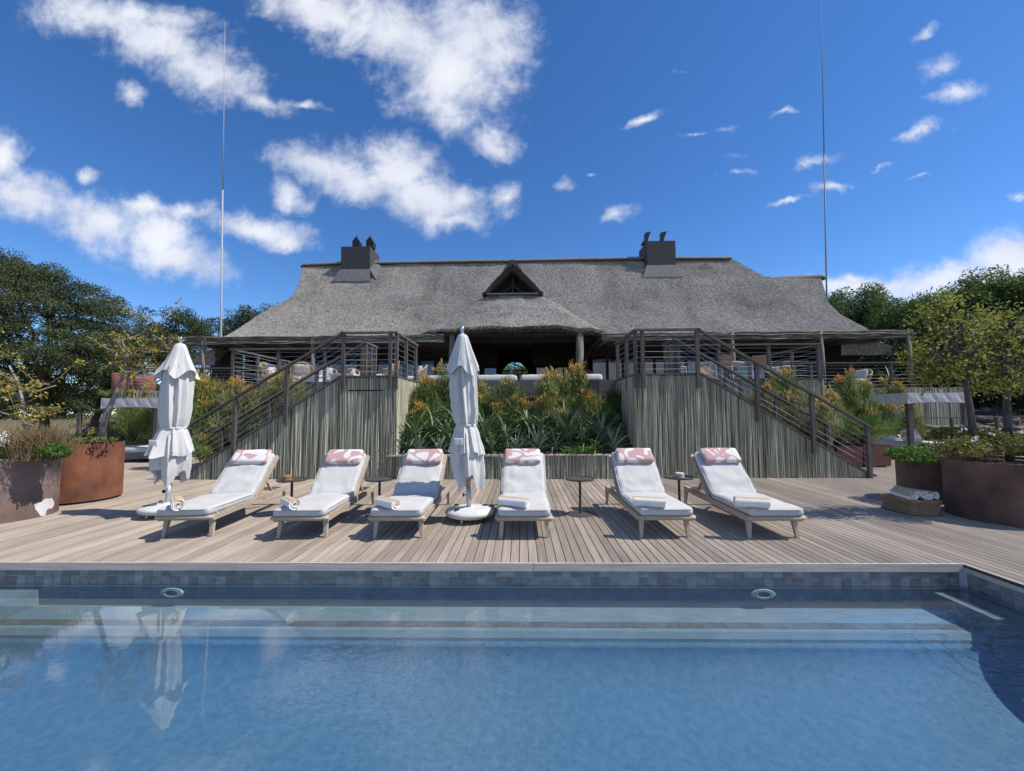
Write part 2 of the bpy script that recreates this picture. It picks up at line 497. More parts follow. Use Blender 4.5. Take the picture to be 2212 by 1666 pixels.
def thing(name, loc, label, cat, group=None, rz=0.0):
    o = bpy.data.objects.new(name, None)
    o.empty_display_size = .2
    o.location = loc
    o.rotation_euler = (0, 0, rz)
    col.objects.link(o)
    return tag(o, label, cat, group)


def wloc(o):
    v = Vector((0, 0, 0))
    while o is not None:
        v += Vector(o.location)
        o = o.parent
    return v


def link_mesh(name, me, mats, parent=None, smooth=False, world=True):
    if not isinstance(mats, (list, tuple)):
        mats = [mats]
    for m in mats:
        me.materials.append(m)
    if smooth:
        me.polygons.foreach_set('use_smooth', [True] * len(me.polygons))
    o = bpy.data.objects.new(name, me)
    col.objects.link(o)
    if parent is not None:
        o.parent = parent
        if world:
            me.transform(Matrix.Translation(-wloc(parent)))
    return o


class MB:
    def __init__(s):
        s.v, s.f, s.mi = [], [], []
        s.cur = 0

    def add(s, vs, fs):
        b = len(s.v)
        s.v.extend([tuple(v) for v in vs])
        for f in fs:
            s.f.append(tuple(i + b for i in f))
            s.mi.append(s.cur)
        return s

    def box(s, c, size, rz=0.0):
        x, y, z = size[0] / 2, size[1] / 2, size[2] / 2
        ca, sa = math.cos(rz), math.sin(rz)
        vs = []
        for dz in (-z, z):
            for (ax, ay) in ((-x, -y), (x, -y), (x, y), (-x, y)):
                vs.append((c[0] + ax * ca - ay * sa, c[1] + ax * sa + ay * ca, c[2] + dz))
        return s.add(vs, [(3, 2, 1, 0), (4, 5, 6, 7), (0, 1, 5, 4), (1, 2, 6, 5), (2, 3, 7, 6), (3, 0, 4, 7)])

    def bb(s, x0, x1, y0, y1, z0, z1):
        return s.box(((x0 + x1) / 2, (y0 + y1) / 2, (z0 + z1) / 2), (abs(x1 - x0), abs(y1 - y0), abs(z1 - z0)))

    def hexa(s, p):                                    # 8 corners, bottom ring then top ring
        return s.add(p, [(3, 2, 1, 0), (4, 5, 6, 7), (0, 1, 5, 4), (1, 2, 6, 5), (2, 3, 7, 6), (3, 0, 4, 7)])

    def beam(s, p, q, wd, ht, up=(0, 0, 1)):
        p, q = Vector(p), Vector(q)
        d = (q - p).normalized()
        u = Vector(up)
        r = d.cross(u)
        if r.length < 1e-4:
            r = Vector((1, 0, 0))
        r.normalize()
        u = r.cross(d).normalized()
        vs = []
        for e in (p, q):
            for a, b in ((-1, -1), (1, -1), (1, 1), (-1, 1)):
                vs.append(e + r * (a * wd / 2) + u * (b * ht / 2))
        return s.hexa(vs)

    def taper(s, p, q, w0, w1):                        # square leg, width w0 at p and w1 at q
        p, q = Vector(p), Vector(q)
        vs = []
        for e, ww in ((p, w0), (q, w1)):
            for a, b in ((-1, -1), (1, -1), (1, 1), (-1, 1)):
                vs.append((e.x + a * ww / 2, e.y + b * ww / 2, e.z))
        return s.hexa(vs)

    def tube(s, pts, rad, n=6, cap=True):
        pts = [Vector(p) for p in pts]
        if not isinstance(rad, (list, tuple)):
            rad = [rad] * len(pts)
        vs, fs = [], []
        ref = None
        for i, p in enumerate(pts):
            d = (pts[min(i + 1, len(pts) - 1)] - pts[max(i - 1, 0)])
            d = d.normalized() if d.length > 1e-9 else Vector((0, 0, 1))
            if ref is None:
                ref = Vector((1, 0, 0)) if abs(d.x) < .8 else Vector((0, 1, 0))
            a = (ref - d * ref.dot(d)).normalized()
            ref = a
            b = d.cross(a)
            for k in range(n):
                t = 2 * pi * k / n
                vs.append(p + (a * math.cos(t) + b * math.sin(t)) * rad[i])
        for i in range(len(pts) - 1):
            for k in range(n):
                k2 = (k + 1) % n
                fs.append((i * n + k, i * n + k2, (i + 1) * n + k2, (i + 1) * n + k))
        if cap:
            fs.append(tuple(range(n - 1, -1, -1)))
            e = (len(pts) - 1) * n
            fs.append(tuple(range(e, e + n)))
        return s.add(vs, fs)

    def lathe(s, prof, n=32, c=(0, 0, 0)):             # prof: (radius, z) from bottom to top
        vs, fs = [], []
        for (r, z) in prof:
            for k in range(n):
                t = 2 * pi * k / n
                vs.append((c[0] + r * math.cos(t), c[1] + r * math.sin(t), c[2] + z))
        for i in range(len(prof) - 1):
            for k in range(n):
                k2 = (k + 1) % n
                fs.append((i * n + k, i * n + k2, (i + 1) * n + k2, (i + 1) * n + k))
        return s.add(vs, fs)

    def grid(s, rows, closed=False):                   # list of equal-length vertex rows
        n = len(rows[0])
        vs = [p for r in rows for p in r]
        fs = []
        for i in range(len(rows) - 1):
            for k in range(n if closed else n - 1):
                k2 = (k + 1) % n
                fs.append((i * n + k, i * n + k2, (i + 1) * n + k2, (i + 1) * n + k))
        return s.add(vs, fs)

    def prism(s, poly, axis, a, b):                    # polygon in the plane across an axis, extruded from a to b
        def place(p, t):
            return {'x': (t, p[0], p[1]), 'y': (p[0], t, p[1]), 'z': (p[0], p[1], t)}[axis]
        n = len(poly)
        vs = [place(p, a) for p in poly] + [place(p, b) for p in poly]
        fs = [tuple(range(n - 1, -1, -1)), tuple(range(n, 2 * n))]
        for k in range(n):
            k2 = (k + 1) % n
            fs.append((k, k2, n + k2, n + k))
        return s.add(vs, fs)

    def build(s, name, m, parent=None, smooth=False, world=True, fix=True):
        me = bpy.data.meshes.new(name)
        me.from_pydata(s.v, [], s.f)
        if any(s.mi):
            me.polygons.foreach_set('material_index', s.mi)
        if fix:
            bm = bmesh.new()
            bm.from_mesh(me)
            bmesh.ops.recalc_face_normals(bm, faces=bm.faces)
            bm.to_mesh(me)
            bm.free()
        me.update()
        return link_mesh(name, me, m, parent, smooth, world)


def np_mesh(name, verts, faces, m, parent=None, smooth=False, world=True):
    verts = np.asarray(verts, dtype=np.float32)
    faces = np.asarray(faces, dtype=np.int32)
    k = faces.shape[1]
    me = bpy.data.meshes.new(name)
    me.vertices.add(len(verts))
    me.vertices.foreach_set('co', verts.ravel())
    me.loops.add(faces.size)
    me.loops.foreach_set('vertex_index', faces.ravel())
    me.polygons.add(len(faces))
    me.polygons.foreach_set('loop_start', np.arange(0, faces.size, k, dtype=np.int32))
    try:
        me.polygons.foreach_set('loop_total', np.full(len(faces), k, dtype=np.int32))
    except Exception:
        pass
    me.update(calc_edges=True)
    return link_mesh(name, me, m, parent, smooth, world)


def unit(a):
    return a / np.maximum(np.linalg.norm(a, axis=1, keepdims=True), 1e-9)


def leaf_geo(c, u, ln, wd, fold=.0):
    """rhombic leaves: centres c, long axes u"""
    n = len(c)
    r = unit(rng.normal(size=(n, 3)))
    v = unit(np.cross(u, r))
    ln = np.broadcast_to(ln, (n,))[:, None]
    wd = np.broadcast_to(wd, (n,))[:, None]
    vs = np.stack([c - u * ln * .5, c + v * wd * .5, c + u * ln * .5, c - v * wd * .5], 1).reshape(-1, 3)
    fs = np.arange(4 * n).reshape(n, 4)
    return vs, fs


def stick_geo(p, d, ln, r):
    """three-sided tapering sticks"""
    n = len(p)
    ref = np.where(np.abs(d[:, :1]) < .8, np.array([[1., 0, 0]]), np.array([[0, 1., 0]]))
    a = unit(np.cross(d, ref))
    b = np.cross(d, a)
    ln = np.broadcast_to(ln, (n,))[:, None]
    r = np.broadcast_to(r, (n,))[:, None]
    q = p + d * ln
    ring = []
    for e, k in ((p, 1.0), (q, .55)):
        for t in (0, 2.0944, 4.1888):
            ring.append(e + (a * math.cos(t) + b * math.sin(t)) * r * k)
    vs = np.stack(ring, 1).reshape(-1, 3)
    base = (np.arange(n) * 6)[:, None]
    fs = np.concatenate([base + np.array([[0, 1, 4, 3]]), base + np.array([[1, 2, 5, 4]]), base + np.array([[2, 0, 3, 5]])])
    return vs, fs


def copy_tree(o, parent=None):
    c = o.copy()
    col.objects.link(c)
    if parent is not None:
        c.parent = parent
    for ch in o.children:
        copy_tree(ch, c)
    return c


def inst(src, parent, loc, rot=None, scale=None):
    c = src.copy()
    col.objects.link(c)
    c.parent = parent
    c.location = loc
    if rot is not None:
        c.rotation_euler = rot
    if scale is not None:
        c.scale = scale
    return c


def softbox(lx, ly, lz, r, wr=0.0, seed=0, div=14, puff=0.0, wscale=5.0, corner_drop=0.0):
    """a padded cushion: rounded box with pillowed faces and fine wrinkles; centred on x and y, base at z = 0"""
    bm = bmesh.new()
    nx, ny, nz = max(3, int(div * lx / max(lx, ly))), max(3, int(div * ly / max(lx, ly))), 4
    def pt(i, n, L):
        t = i / n * 2 - 1
        t = math.copysign(abs(t) ** .72, t)
        return t * L / 2
    vid = {}
    def gv(i, j, k):
        key = (i, j, k)
        if key not in vid:
            p = Vector((pt(i, nx, lx), pt(j, ny, ly), pt(k, nz, lz)))
            q = Vector((max(-lx / 2 + r, min(lx / 2 - r, p.x)), max(-ly / 2 + r, min(ly / 2 - r, p.y)), max(-lz / 2 + r, min(lz / 2 - r, p.z))))
            d = p - q
            if d.length > 1e-6:
                p = q + d.normalized() * min(r, d.length)
            fx, fy = 1 - (2 * p.x / lx) ** 2, 1 - (2 * p.y / ly) ** 2
            p.z += puff * max(0, fx) ** .5 * max(0, fy) ** .5 * (1 if k > nz / 2 else -.3)
            if wr:
                s = Vector((seed * 7.3, seed * 3.1, 0))
                nn = mnoise.noise(Vector((p.x * wscale, p.y * wscale * 1.6, 0)) + s) + .5 * mnoise.noise(Vector((p.x * wscale * 3.1, p.y * wscale * 2.6, 5)) + s)
                p.z += wr * nn * (1 if k == nz else .35)
                p.x += wr * .5 * mnoise.noise(Vector((p.y * 6, p.z * 9, 9)) + s)
            vid[key] = bm.verts.new((p.x, p.y, p.z + lz / 2))
        return vid[key]
    def quad(a, b, c, d):
        bm.faces.new((a, b, c, d))
    for i in range(nx):
        for j in range(ny):
            quad(gv(i, j, nz), gv(i + 1, j, nz), gv(i + 1, j + 1, nz), gv(i, j + 1, nz))
            quad(gv(i, j + 1, 0), gv(i + 1, j + 1, 0), gv(i + 1, j, 0), gv(i, j, 0))
    for k in range(nz):
        for i in range(nx):
            quad(gv(i, 0, k), gv(i + 1, 0, k), gv(i + 1, 0, k + 1), gv(i, 0, k + 1))
            quad(gv(i + 1, ny, k), gv(i, ny, k), gv(i, ny, k + 1), gv(i + 1, ny, k + 1))
        for j in range(ny):
            quad(gv(0, j + 1, k), gv(0, j, k), gv(0, j, k + 1), gv(0, j + 1, k + 1))
            quad(gv(nx, j, k), gv(nx, j + 1, k), gv(nx, j + 1, k + 1), gv(nx, j, k + 1))
    me = bpy.data.meshes.new('cushion')
    bm.to_mesh(me)
    bm.free()
    return me
# ------------------------------------------------------------------ ground
def smooth01(a, b, x):
    t = np.clip((x - a) / (b - a), 0, 1)
    return t * t * (3 - 2 * t)


gx = np.concatenate([-np.geomspace(400, 20, 22), np.linspace(-18, 18, 49), np.geomspace(20, 400, 22)])
gy = np.concatenate([-np.geomspace(300, 8, 12), np.linspace(-6, 44, 61), np.geomspace(47, 900, 22)])
X, Y = np.meshgrid(gx, gy)
under = (1 - smooth01(15.2, 17, np.abs(X))) * (1 - smooth01(15.0, 16.5, Y)) * smooth01(-4, -2.5, Y)
Z = -0.12 + .9 * smooth01(15, 40, Y) + .12 * np.sin(X * .31 + 1) * np.cos(Y * .23) + .05 * np.sin(X * 1.3) * np.sin(Y * .9 + 2)
Z += 3.0 * smooth01(20.5, 32, X) * smooth01(4, 16, Y)
Z = Z * (1 - under) - 2.3 * under
gv = np.stack([X, Y, Z], -1).reshape(-1, 3)
nx_, ny_ = len(gx), len(gy)
ii = (np.arange(ny_ - 1)[:, None] * nx_ + np.arange(nx_ - 1)[None, :]).ravel()
gf = np.stack([ii, ii + 1, ii + nx_ + 1, ii + nx_], 1)
tag(np_mesh('ground', gv, gf, M['ground'], smooth=True), 'dry veld ground with bare soil around the lodge', kind='structure')

# ------------------------------------------------------------------ pool
PY, PXR, PXL, WZ = 4.35, 4.42, -5.9, -.222
pool = thing('pool', (0, 2.4, -1), 'rectangular blue plastered pool with a tiled waterline', None)
pool['kind'] = 'structure'
FZ = -.86
b = MB()
b.bb(PXL - .3, PXR + .3, 0.2, PY + .3, FZ - .1, FZ)
b.build('pool_floor', M['poolfloor'], pool)
b = MB()
b.bb(PXL - .3, PXR + .3, PY + .03, PY + .3, FZ, -.03)
b.bb(PXR + .03, PXR + .3, 0.2, PY + .03, FZ, -.03)
b.bb(PXL - .3, PXL - .03, 0.2, PY + .03, FZ, -.03)
b.bb(PXL - .3, PXR + .3, -.1, 0.2, FZ, -.03)
b.build('pool_wall', M['poolwall'], pool)
b = MB()
b.bb(PXL, PXR + .02, PY + .0155, PY + .028, -.25, -.035)
b.bb(PXR + .0155, PXR + .028, .3, PY + .015, -.25, -.035)
b.build('grout_bed', M['grout'], pool)
t = MB()
t.hexa([(-.0462, 0, -.0462), (.0462, 0, -.0462), (.0462, .012, -.0462), (-.0462, .012, -.0462), (-.0462, 0, .0462), (.0462, 0, .0462), (.0462, .012, .0462), (-.0462, .012, .0462)])
tile0 = t.build('pool_tile', M['tile'], pool, world=False)
tile0.location = Vector((PXL + .05, PY + .012, -.0935)) - pool.location
for zz in (-.0935, -.1905):
    x = PXL + .05
    while x < PXR:
        if not (x < PXL + .06 and zz > -.1):
            inst(tile0, pool, Vector((x, PY + .012 - random.uniform(0, .0025), zz)) - pool.location, (random.uniform(-.03, .03), 0, random.uniform(-.02, .02)))
        x += .097
    y = PY - .06
    while y > 2.25:
        inst(tile0, pool, Vector((PXR + .012, y, zz)) - pool.location, (0, 0, -pi / 2 + random.uniform(-.02, .02)))
        y -= .097
# underwater bench along the far wall with a tiled edge and a chamfered nosing, raised seats in both corners
BZ, BY = -.45, 3.92
b = MB()
rows = [[(PXL, y, z), (PXR, y, z)] for y, z in ((PY + .03, BZ), (BY, BZ), (BY - .035, BZ - .045), (BY - .04, BZ - .075))]
b.grid(rows)
b.build('bench', M['bench'], pool)
b = MB()
cove = [(BY - .04, BZ - .075), (BY - .05, BZ - .16)] + [(BY - .05 - .75 * (1 - math.cos(a)), FZ + .36 * (1 - math.sin(a))) for a in np.linspace(.05, pi / 2, 12)]
rows = [[(PXL - .03, y, z + .002), (PXR + .03, y, z + .002)] for y, z in cove[:-1] + [(cove[-1][0], FZ - .006)]]
b.grid(rows)
b.build('pool_cove', M['poolfloor'], pool, smooth=True)
b = MB()
b.bb(PXR - .29, PXR + .03, 3.83, PY + .03, BZ - .2, -.285)
b.bb(PXL, -5.08, 3.83, PY + .03, BZ - .2, -.285)
b.build('corner_seat', M['bench'], pool)
t = MB()
t.bb(-.052, .052, -.05, .05, -.002, .004)
bt = t.build('bench_tile', M['benchtile'], pool, world=False)
bt.location = Vector((-5.02, 4.03, BZ)) - pool.location
x = -4.91
while x < PXR - .3:
    inst(bt, pool, Vector((x, 4.03, BZ)) - pool.location)
    x += .107
for xx in (PXR - .17,):
    y = 4.28
    while y > 3.86:
        inst(bt, pool, Vector((xx, y, -.284)) - pool.location)
        y -= .103
for px, py in ((373, 1280), (1648, 1283)):
    p = W(px, py, PY + .02)
    lt = MB()
    ring = [(.068, -.004), (.068, -.03), (.085, -.034), (.09, -.022), (.1, -.03), (.118, -.024), (.122, .0)]
    vs = []
    for r, dyy in ring:
        vs.append([(p.x + r * math.cos(2 * pi * k / 32), PY + .03 + dyy, p.z + .42 * r * math.sin(2 * pi * k / 32)) for k in range(32)])
    lt.grid(vs, closed=True)
    lo_ = lt.build('pool_light', M['white_plastic'], pool, smooth=True)
    lt = MB()
    lt.add([(p.x + .07 * math.cos(2 * pi * k / 24), PY + .022, p.z + .42 * .07 * math.sin(2 * pi * k / 24)) for k in range(24)], [tuple(range(24))])
    lens = lt.build('lens', M['tile'], lo_, world=False)
    lens.data.transform(Matrix.Translation(-wloc(lo_)))

nxw, nyw = 2, 2
b = MB()
b.add([(PXL - .02, .2, WZ), (PXR + .03, .2, WZ), (PXR + .03, PY + .029, WZ), (PXL - .02, PY + .029, WZ)], [(0, 1, 2, 3)])
tag(b.build('water', M['water'], fix=False), 'clear rippling pool water reflecting the sky', kind='structure')

# ------------------------------------------------------------------ deck
deck = thing('deck', (0, 7, 0), 'weathered timber deck of long planks running from the pool to the lodge', None)
deck['kind'] = 'structure'
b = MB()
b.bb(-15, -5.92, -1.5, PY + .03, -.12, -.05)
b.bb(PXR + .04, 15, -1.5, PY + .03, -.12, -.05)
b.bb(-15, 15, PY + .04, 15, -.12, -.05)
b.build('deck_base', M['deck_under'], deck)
t = MB()
hw = .0452
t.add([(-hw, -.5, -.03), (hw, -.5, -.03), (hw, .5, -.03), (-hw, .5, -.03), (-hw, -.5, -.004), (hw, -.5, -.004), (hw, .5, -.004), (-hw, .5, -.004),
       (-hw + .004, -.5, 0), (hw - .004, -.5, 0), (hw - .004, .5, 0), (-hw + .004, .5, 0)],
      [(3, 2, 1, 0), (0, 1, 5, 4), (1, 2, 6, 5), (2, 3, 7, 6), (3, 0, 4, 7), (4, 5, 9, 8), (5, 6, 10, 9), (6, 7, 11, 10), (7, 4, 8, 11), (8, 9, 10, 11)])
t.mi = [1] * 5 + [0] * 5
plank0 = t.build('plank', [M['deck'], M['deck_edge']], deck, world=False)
PITCH_X = .0965
pieces = []
k = -155
while k * PITCH_X < 15:
    x = k * PITCH_X + .02
    k += 1
    if abs(x) > 14.9:
        continue
    y0 = PY + .018 if PXL - .02 < x < PXR + .02 else -1.5
    y1 = 9.72 if abs(x) < 7.6 else 14.8
    if abs(x) < 4.6 and random.random() < .42:
        ys = random.choice((5.55, 7.2, 8.3, 6.3))
        pieces.append((x, y0, ys - .002))
        pieces.append((x, ys + .002, y1))
    else:
        pieces.append((x, y0, y1))
pieces.sort(key=lambda p: abs(p[0]))
first = True
rest = MB()
for i, (x, y0, y1) in enumerate(pieces):
    L, cy, dz_ = y1 - y0, (y0 + y1) / 2, random.uniform(-.0015, .0)
    if i < 299:
        loc = Vector((x, cy, dz_)) - deck.location
        if first:
            plank0.location = loc
            plank0.scale = (1, L, 1)
            first = False
        else:
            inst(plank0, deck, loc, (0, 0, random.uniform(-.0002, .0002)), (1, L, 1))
    else:
        rest.bb(x - hw, x + hw, y0, y1, -.03, dz_)
rest.build('outer_planks', M['deck'], deck)['kind'] = 'stuff'
cop = thing('pool_coping', (0, PY, 0), 'grey timber edge boards around the pool', None)
cop['kind'] = 'structure'
for x0, x1 in ((-7.5, .115), (.119, PXR)):
    b = MB()
    b.bb(x0, x1, PY - .006, PY + .016, -.078, .001)
    b.build('coping_board', M['coping'], cop)
b = MB()
b.bb(PXR, PXR + .022, -1.4, PY + .016, -.078, .0008)
b.build('coping_board', M['coping'], cop)

# ------------------------------------------------------------------ pole walls, terrace, stair wings
def pole_row(b, p, q, zb, zt, r0=.0195, pitch=.038, wob=.006, n=6, skip=None):
    p, q = Vector(p), Vector(q)
    d = q - p
    L = d.length
    d.normalize()
    nrm = Vector((d.y, -d.x, 0))
    s = pitch / 2
    while s < L:
        base = p + d * s
        z0, z1 = zb(base), zt(base) + random.uniform(-.02, .015)
        rr = r0 * random.uniform(.8, 1.2)
        if z1 - z0 > .04:
            spans = [(z0, z1)] if skip is None else skip(base, z0, z1)
            for a, c in spans:
                ns = max(2, int((c - a) / .45) + 1)
                ph = random.uniform(0, 6)
                pts, rads = [], []
                off = random.uniform(-.006, .006)
                for i in range(ns + 1):
                    z = a + (c - a) * i / ns
                    pts.append(base + d * (wob * math.sin(z * 3.1 + ph)) + nrm * (off + wob * .7 * math.cos(z * 2.3 + ph * 2)) + Vector((0, 0, z)))
                    rads.append(rr * (1 + .12 * math.sin(z * 5 + ph)))
                b.tube(pts, rads, n)
        s += pitch * random.uniform(.88, 1.14)


TZ = 2.40
terr = thing('terrace', (0, 11.7, 0), 'raised lodge terrace above the planted beds', 'terrace')
b = MB()
b.bb(-8.35, 8.45, 11.78, 34, -.2, TZ - .004)
b.bb(-16.5, -8.35, 16.6, 34, -.2, TZ - .006)
b.bb(8.45, 17.5, 16.6, 34, -.2, TZ - .006)
b.build('terrace_floor', M['floor'], terr)
b = MB()
zb0 = lambda p: 0.0
pole_row(b, (-8.35, 11.74, 0), (-4.3, 11.74, 0), zb0, lambda p: TZ, pitch=.05, r0=.026)
pole_row(b, (4.2, 11.74, 0), (8.45, 11.74, 0), zb0, lambda p: TZ, pitch=.05, r0=.026)
pole_row(b, (-2.9, 11.74, 0), (2.7, 11.74, 0), lambda p: 1.2, lambda p: TZ - .4, pitch=.05, r0=.026)
pole_row(b, (-8.4, 16.5, 0), (-8.4, 11.78, 0), zb0, lambda p: TZ, pitch=.07, r0=.036)
pole_row(b, (8.5, 11.78, 0), (8.5, 16.5, 0), zb0, lambda p: TZ, pitch=.07, r0=.036)
pole_row(b, (-16.4, 16.55, 0), (-8.4, 16.55, 0), zb0, lambda p: TZ + .06, pitch=.07, r0=.036)
pole_row(b, (8.5, 16.55, 0), (17.4, 16.55, 0), zb0, lambda p: TZ, pitch=.07, r0=.036)
b.build('pole_cladding', M['pole'], terr)['kind'] = 'stuff'
for i in range(4):
    b = MB()
    b.bb(-2.88, 2.64, 11.62, 11.66, TZ - .41 + i * .113, TZ - .305 + i * .113)
    b.build('terrace_board', M['sofa_wood'], terr)
for x0, x1 in ((-8.36, -4.3), (4.2, 8.46)):
    b = MB()
    b.bb(x0, x1, 11.69, 11.8, TZ + .0, TZ + .035)
    b.build('edge_trim', M['post'], terr)

SL = (TZ - .12) / 3.65


def stair_wing(sg, label):
    xi, xt, xe = (2.92, 4.28, 7.93) if sg < 0 else (2.67, 4.2, 7.85)
    st = thing('staircase', (sg * xt, 9.7, 0), label, 'staircase', 'stair wings either side of the planted bed')
    ztop = lambda p: TZ - .02 if abs(p.x) <= xt else TZ - .02 - (abs(p.x) - xt) * SL
    b = MB()
    skip = None
    if sg < 0:
        def skip(p, a, c):
            if -4.1 < p.x < -3.27:
                return [(a, 2.055), (2.085, c)]
            return [(a, c)]
    x0, x1 = sorted((sg * xi, sg * (xe + .12)))
    pole_row(b, (x0, 9.72, 0), (x1, 9.72, 0), zb0, ztop, skip=skip)
    b.build('front_cladding', M['pole'], st)['kind'] = 'stuff'
    b = MB()
    xs = sg * (xi + .01)
    pole_row(b, (xs, 9.72, 0), (xs, 11.74, 0) , zb0, lambda p: TZ - .02)
    b.build('side_cladding', M['pole'], st)['kind'] = 'stuff'
    b = MB()
    b.prism([(sg * (xi + .05), .02), (sg * (xe - .05), .02), (sg * xt, TZ - .06), (sg * (xi + .05), TZ - .06)] if sg > 0 else
            [(sg * (xi + .05), TZ - .06), (sg * xt, TZ - .06), (sg * (xe - .05), .02), (sg * (xi + .05), .02)], 'y', 9.76, 10.72)
    b.build('stair_core', M['darkwood'], st)
    b = MB()
    x0, x1 = sorted((sg * (xi - .02), sg * xt))
    b.bb(x0, x1, 9.66, 11.74, TZ - .02, TZ + .02)
    b.build('landing', M['post'], st)
    for yy in (9.70, 10.74):
        b = MB()
        b.beam((sg * xt, yy, TZ - .0), (sg * (xe + .02), yy, TZ - (xe + .02 - xt) * SL), .07, .045)
        b.beam((sg * (xe + .02), yy, TZ - (xe + .02 - xt) * SL), (sg * (xe + .2), yy, TZ - (xe + .02 - xt) * SL - .06), .07, .045)
        b.build('stringer', M['rail'], st)
    for i in range(12):
        xa = xt + (i + .5) * 3.65 / 12
        b = MB()
        b.box((sg * xa, 10.22, TZ - (i + 1) * (TZ - .12) / 12 + .06), (.31, .98, .035))
        b.build('tread', M['rail'], st)
    # the corner bed of soil behind the flight stays a separate piece of ground
    return xi, xt, xe


WL = stair_wing(-1, 'pole clad stair wing with a hatch door, behind the white umbrella by the planters')
WR = stair_wing(1, 'pole clad stair wing whose steps run down towards the cycad box planter')


def railing(label, pts, posts, h=1.0, nc=7, pw=.075, group='wire railings of the lodge terrace', down=0.0, hr=(.10, .045), start=.0, mname='post', cable_r=.0038, trim=True):
    """pts: polyline of (x, y, z floor); posts: (segment, fraction)"""
    pts = [Vector(p) for p in pts]
    r = thing('railing', pts[0], label, 'railing', group)
    for s, f in posts:
        p = pts[s].lerp(pts[s + 1], f)
        b = MB()
        b.bb(p.x - pw / 2, p.x + pw / 2, p.y - pw / 2, p.y + pw / 2, p.z - down, p.z + h - hr[1] / 2)
        b.build('post', M[mname], r)
    for i in range(len(pts) - 1):
        p, q = pts[i], pts[i + 1]
        d = (q - p).normalized()
        b = MB()
        b.beam(p + Vector((0, 0, h)) - d * .03, q + Vector((0, 0, h)) + d * .03, hr[0], hr[1])
        b.build('handrail', M['rail'], r)
        for c in range(nc):
            z = h * (c + .9) / (nc + .6)
            b = MB()
            sag = Vector((0, 0, -random.uniform(.0, .012)))
            m_ = (p + q) / 2 + Vector((0, 0, z)) + sag
            b.tube([p + Vector((0, 0, z)), m_, q + Vector((0, 0, z))], cable_r, 4)
            b.build('cable', M['cable'], r)
    return r


for sg, (xi, xt, xe), who in ((-1, WL, 'hatch'), (1, WR, 'cycad')):
    nm = 'the stairs with the hatch door' if sg < 0 else 'the stairs near the cycads'
    y0, y1 = 9.66, 10.78
    zl = TZ - (xe - xt) * SL
    railing('railing round the landing front and outer side of ' + nm,
            [(sg * (xi + .03), 11.6, TZ), (sg * (xi + .03), y0, TZ), (sg * (xt - .06), y0, TZ), (sg * (xe + .1), y0, zl)],
            [(0, .05), (0, .55), (0, .97), (1, .1), (1, .98), (2, .345), (2, .665), (2, .985)], down=.32 if sg > 0 else .3, pw=.08, h=1.04)
    railing('railing along the inner side of ' + nm,
            [(sg * (xt - .18), 11.6, TZ), (sg * (xt - .18), y1, TZ), (sg * (xe + .05), y1, zl)],
            [(0, .1), (0, .5), (0, .97), (1, .02), (1, .33), (1, .65), (1, .97)], down=.1, h=1.0)
    xo = sg * (8.38 if sg < 0 else 8.42)
    railing('terrace corner railing beyond ' + nm,
            [(sg * (xt + .0), 11.74, TZ), (xo, 11.74, TZ), (xo, 16.6, TZ)],
            [(0, .02), (0, .33), (0, .66), (0, .985), (1, .25), (1, .5), (1, .75), (1, .98)], down=.05, pw=.075)
    railing('set back deck railing beyond ' + nm,
            [(xo, 16.62, TZ), (sg * 16.2, 16.62, TZ)], [(0, .02), (0, .2), (0, .4), (0, .6), (0, .8), (0, .99)], down=.1, pw=.075)

# planter box between the wings
pl = thing('planter_wall', (0, 9.72, 0), 'low pole faced planter wall with a board on top between the stair wings', 'planter wall')
b = MB()
pole_row(b, (-2.9, 9.66, 0), (2.7, 9.66, 0), zb0, lambda p: .52, r0=.017, pitch=.033)
b.build('pole_facing', M['pole'], pl)['kind'] = 'stuff'
b = MB()
b.bb(-3.1, 2.72, 9.62, 9.84, .52, .555)
b.build('top_board', M['coping'], pl)
b = MB()
b.bb(-2.9, 2.65, 9.69, 9.8, .0, .52)
b.build('planter_back', M['darkwood'], pl)


def bed(name, x0, x1, prof, label):
    b = MB()
    rows = []
    for y, z in prof:
        rows.append([(x0 + (x1 - x0) * i / 30, y, z + .04 * math.sin(i * 1.7 + y * 5) + random.uniform(-.03, .03)) for i in range(31)])
    b.grid(rows)
    tag(b.build(name, M['soil'], smooth=True), label, kind='structure')


bed('ground_bed', -2.9, 2.66, [(9.75, .5), (10.1, .72), (10.6, 1.05), (11.1, 1.45), (11.72, 1.9)], 'sloping soil of the planted bed')
bed('ground_bank', -8.3, -4.3, [(10.8, .1), (11.1, .5), (11.4, .9), (11.74, 1.3)], 'soil bank behind the stair flight')
bed('ground_bank', 4.2, 8.2, [(10.8, .1), (11.1, .5), (11.4, .9), (11.74, 1.3)], 'soil bank behind the stair flight')
bed('ground_bank', -16, -8.45, [(15.0, -.1), (15.4, .2), (15.9, .6), (16.5, .8)], 'soil bank below the set back deck')
bed('ground_bank', 8.5, 17, [(15.0, -.1), (15.4, .2), (15.9, .6), (16.5, .8)], 'soil bank below the set back deck')
# ------------------------------------------------------------------ lodge
lodge = thing('lodge', (0, 23, TZ), 'large lodge with a grey thatched roof and dark walls behind the terrace', 'lodge')
# silhouettes read off the front slope
SIL_L = [(573, 655), (602, 649), (620, 642), (636, 633), (657, 601), (688, 549), (727, 484), (745, 455)]
SIL_R = [(556, 1575), (581, 1620), (601, 1658), (640, 1700), (690, 1740), (730, 1770)]
SIL_S = [(598, 1774), (602.5, 1775), (652, 1786), (681, 1816), (711, 1871), (730, 1905)]


def slope_at(t):
    y = 21.3 + 5.7 * t
    z = 5.42 + 6.15 * t - .38 * math.sin(pi * t) ** 1.0
    return y, z


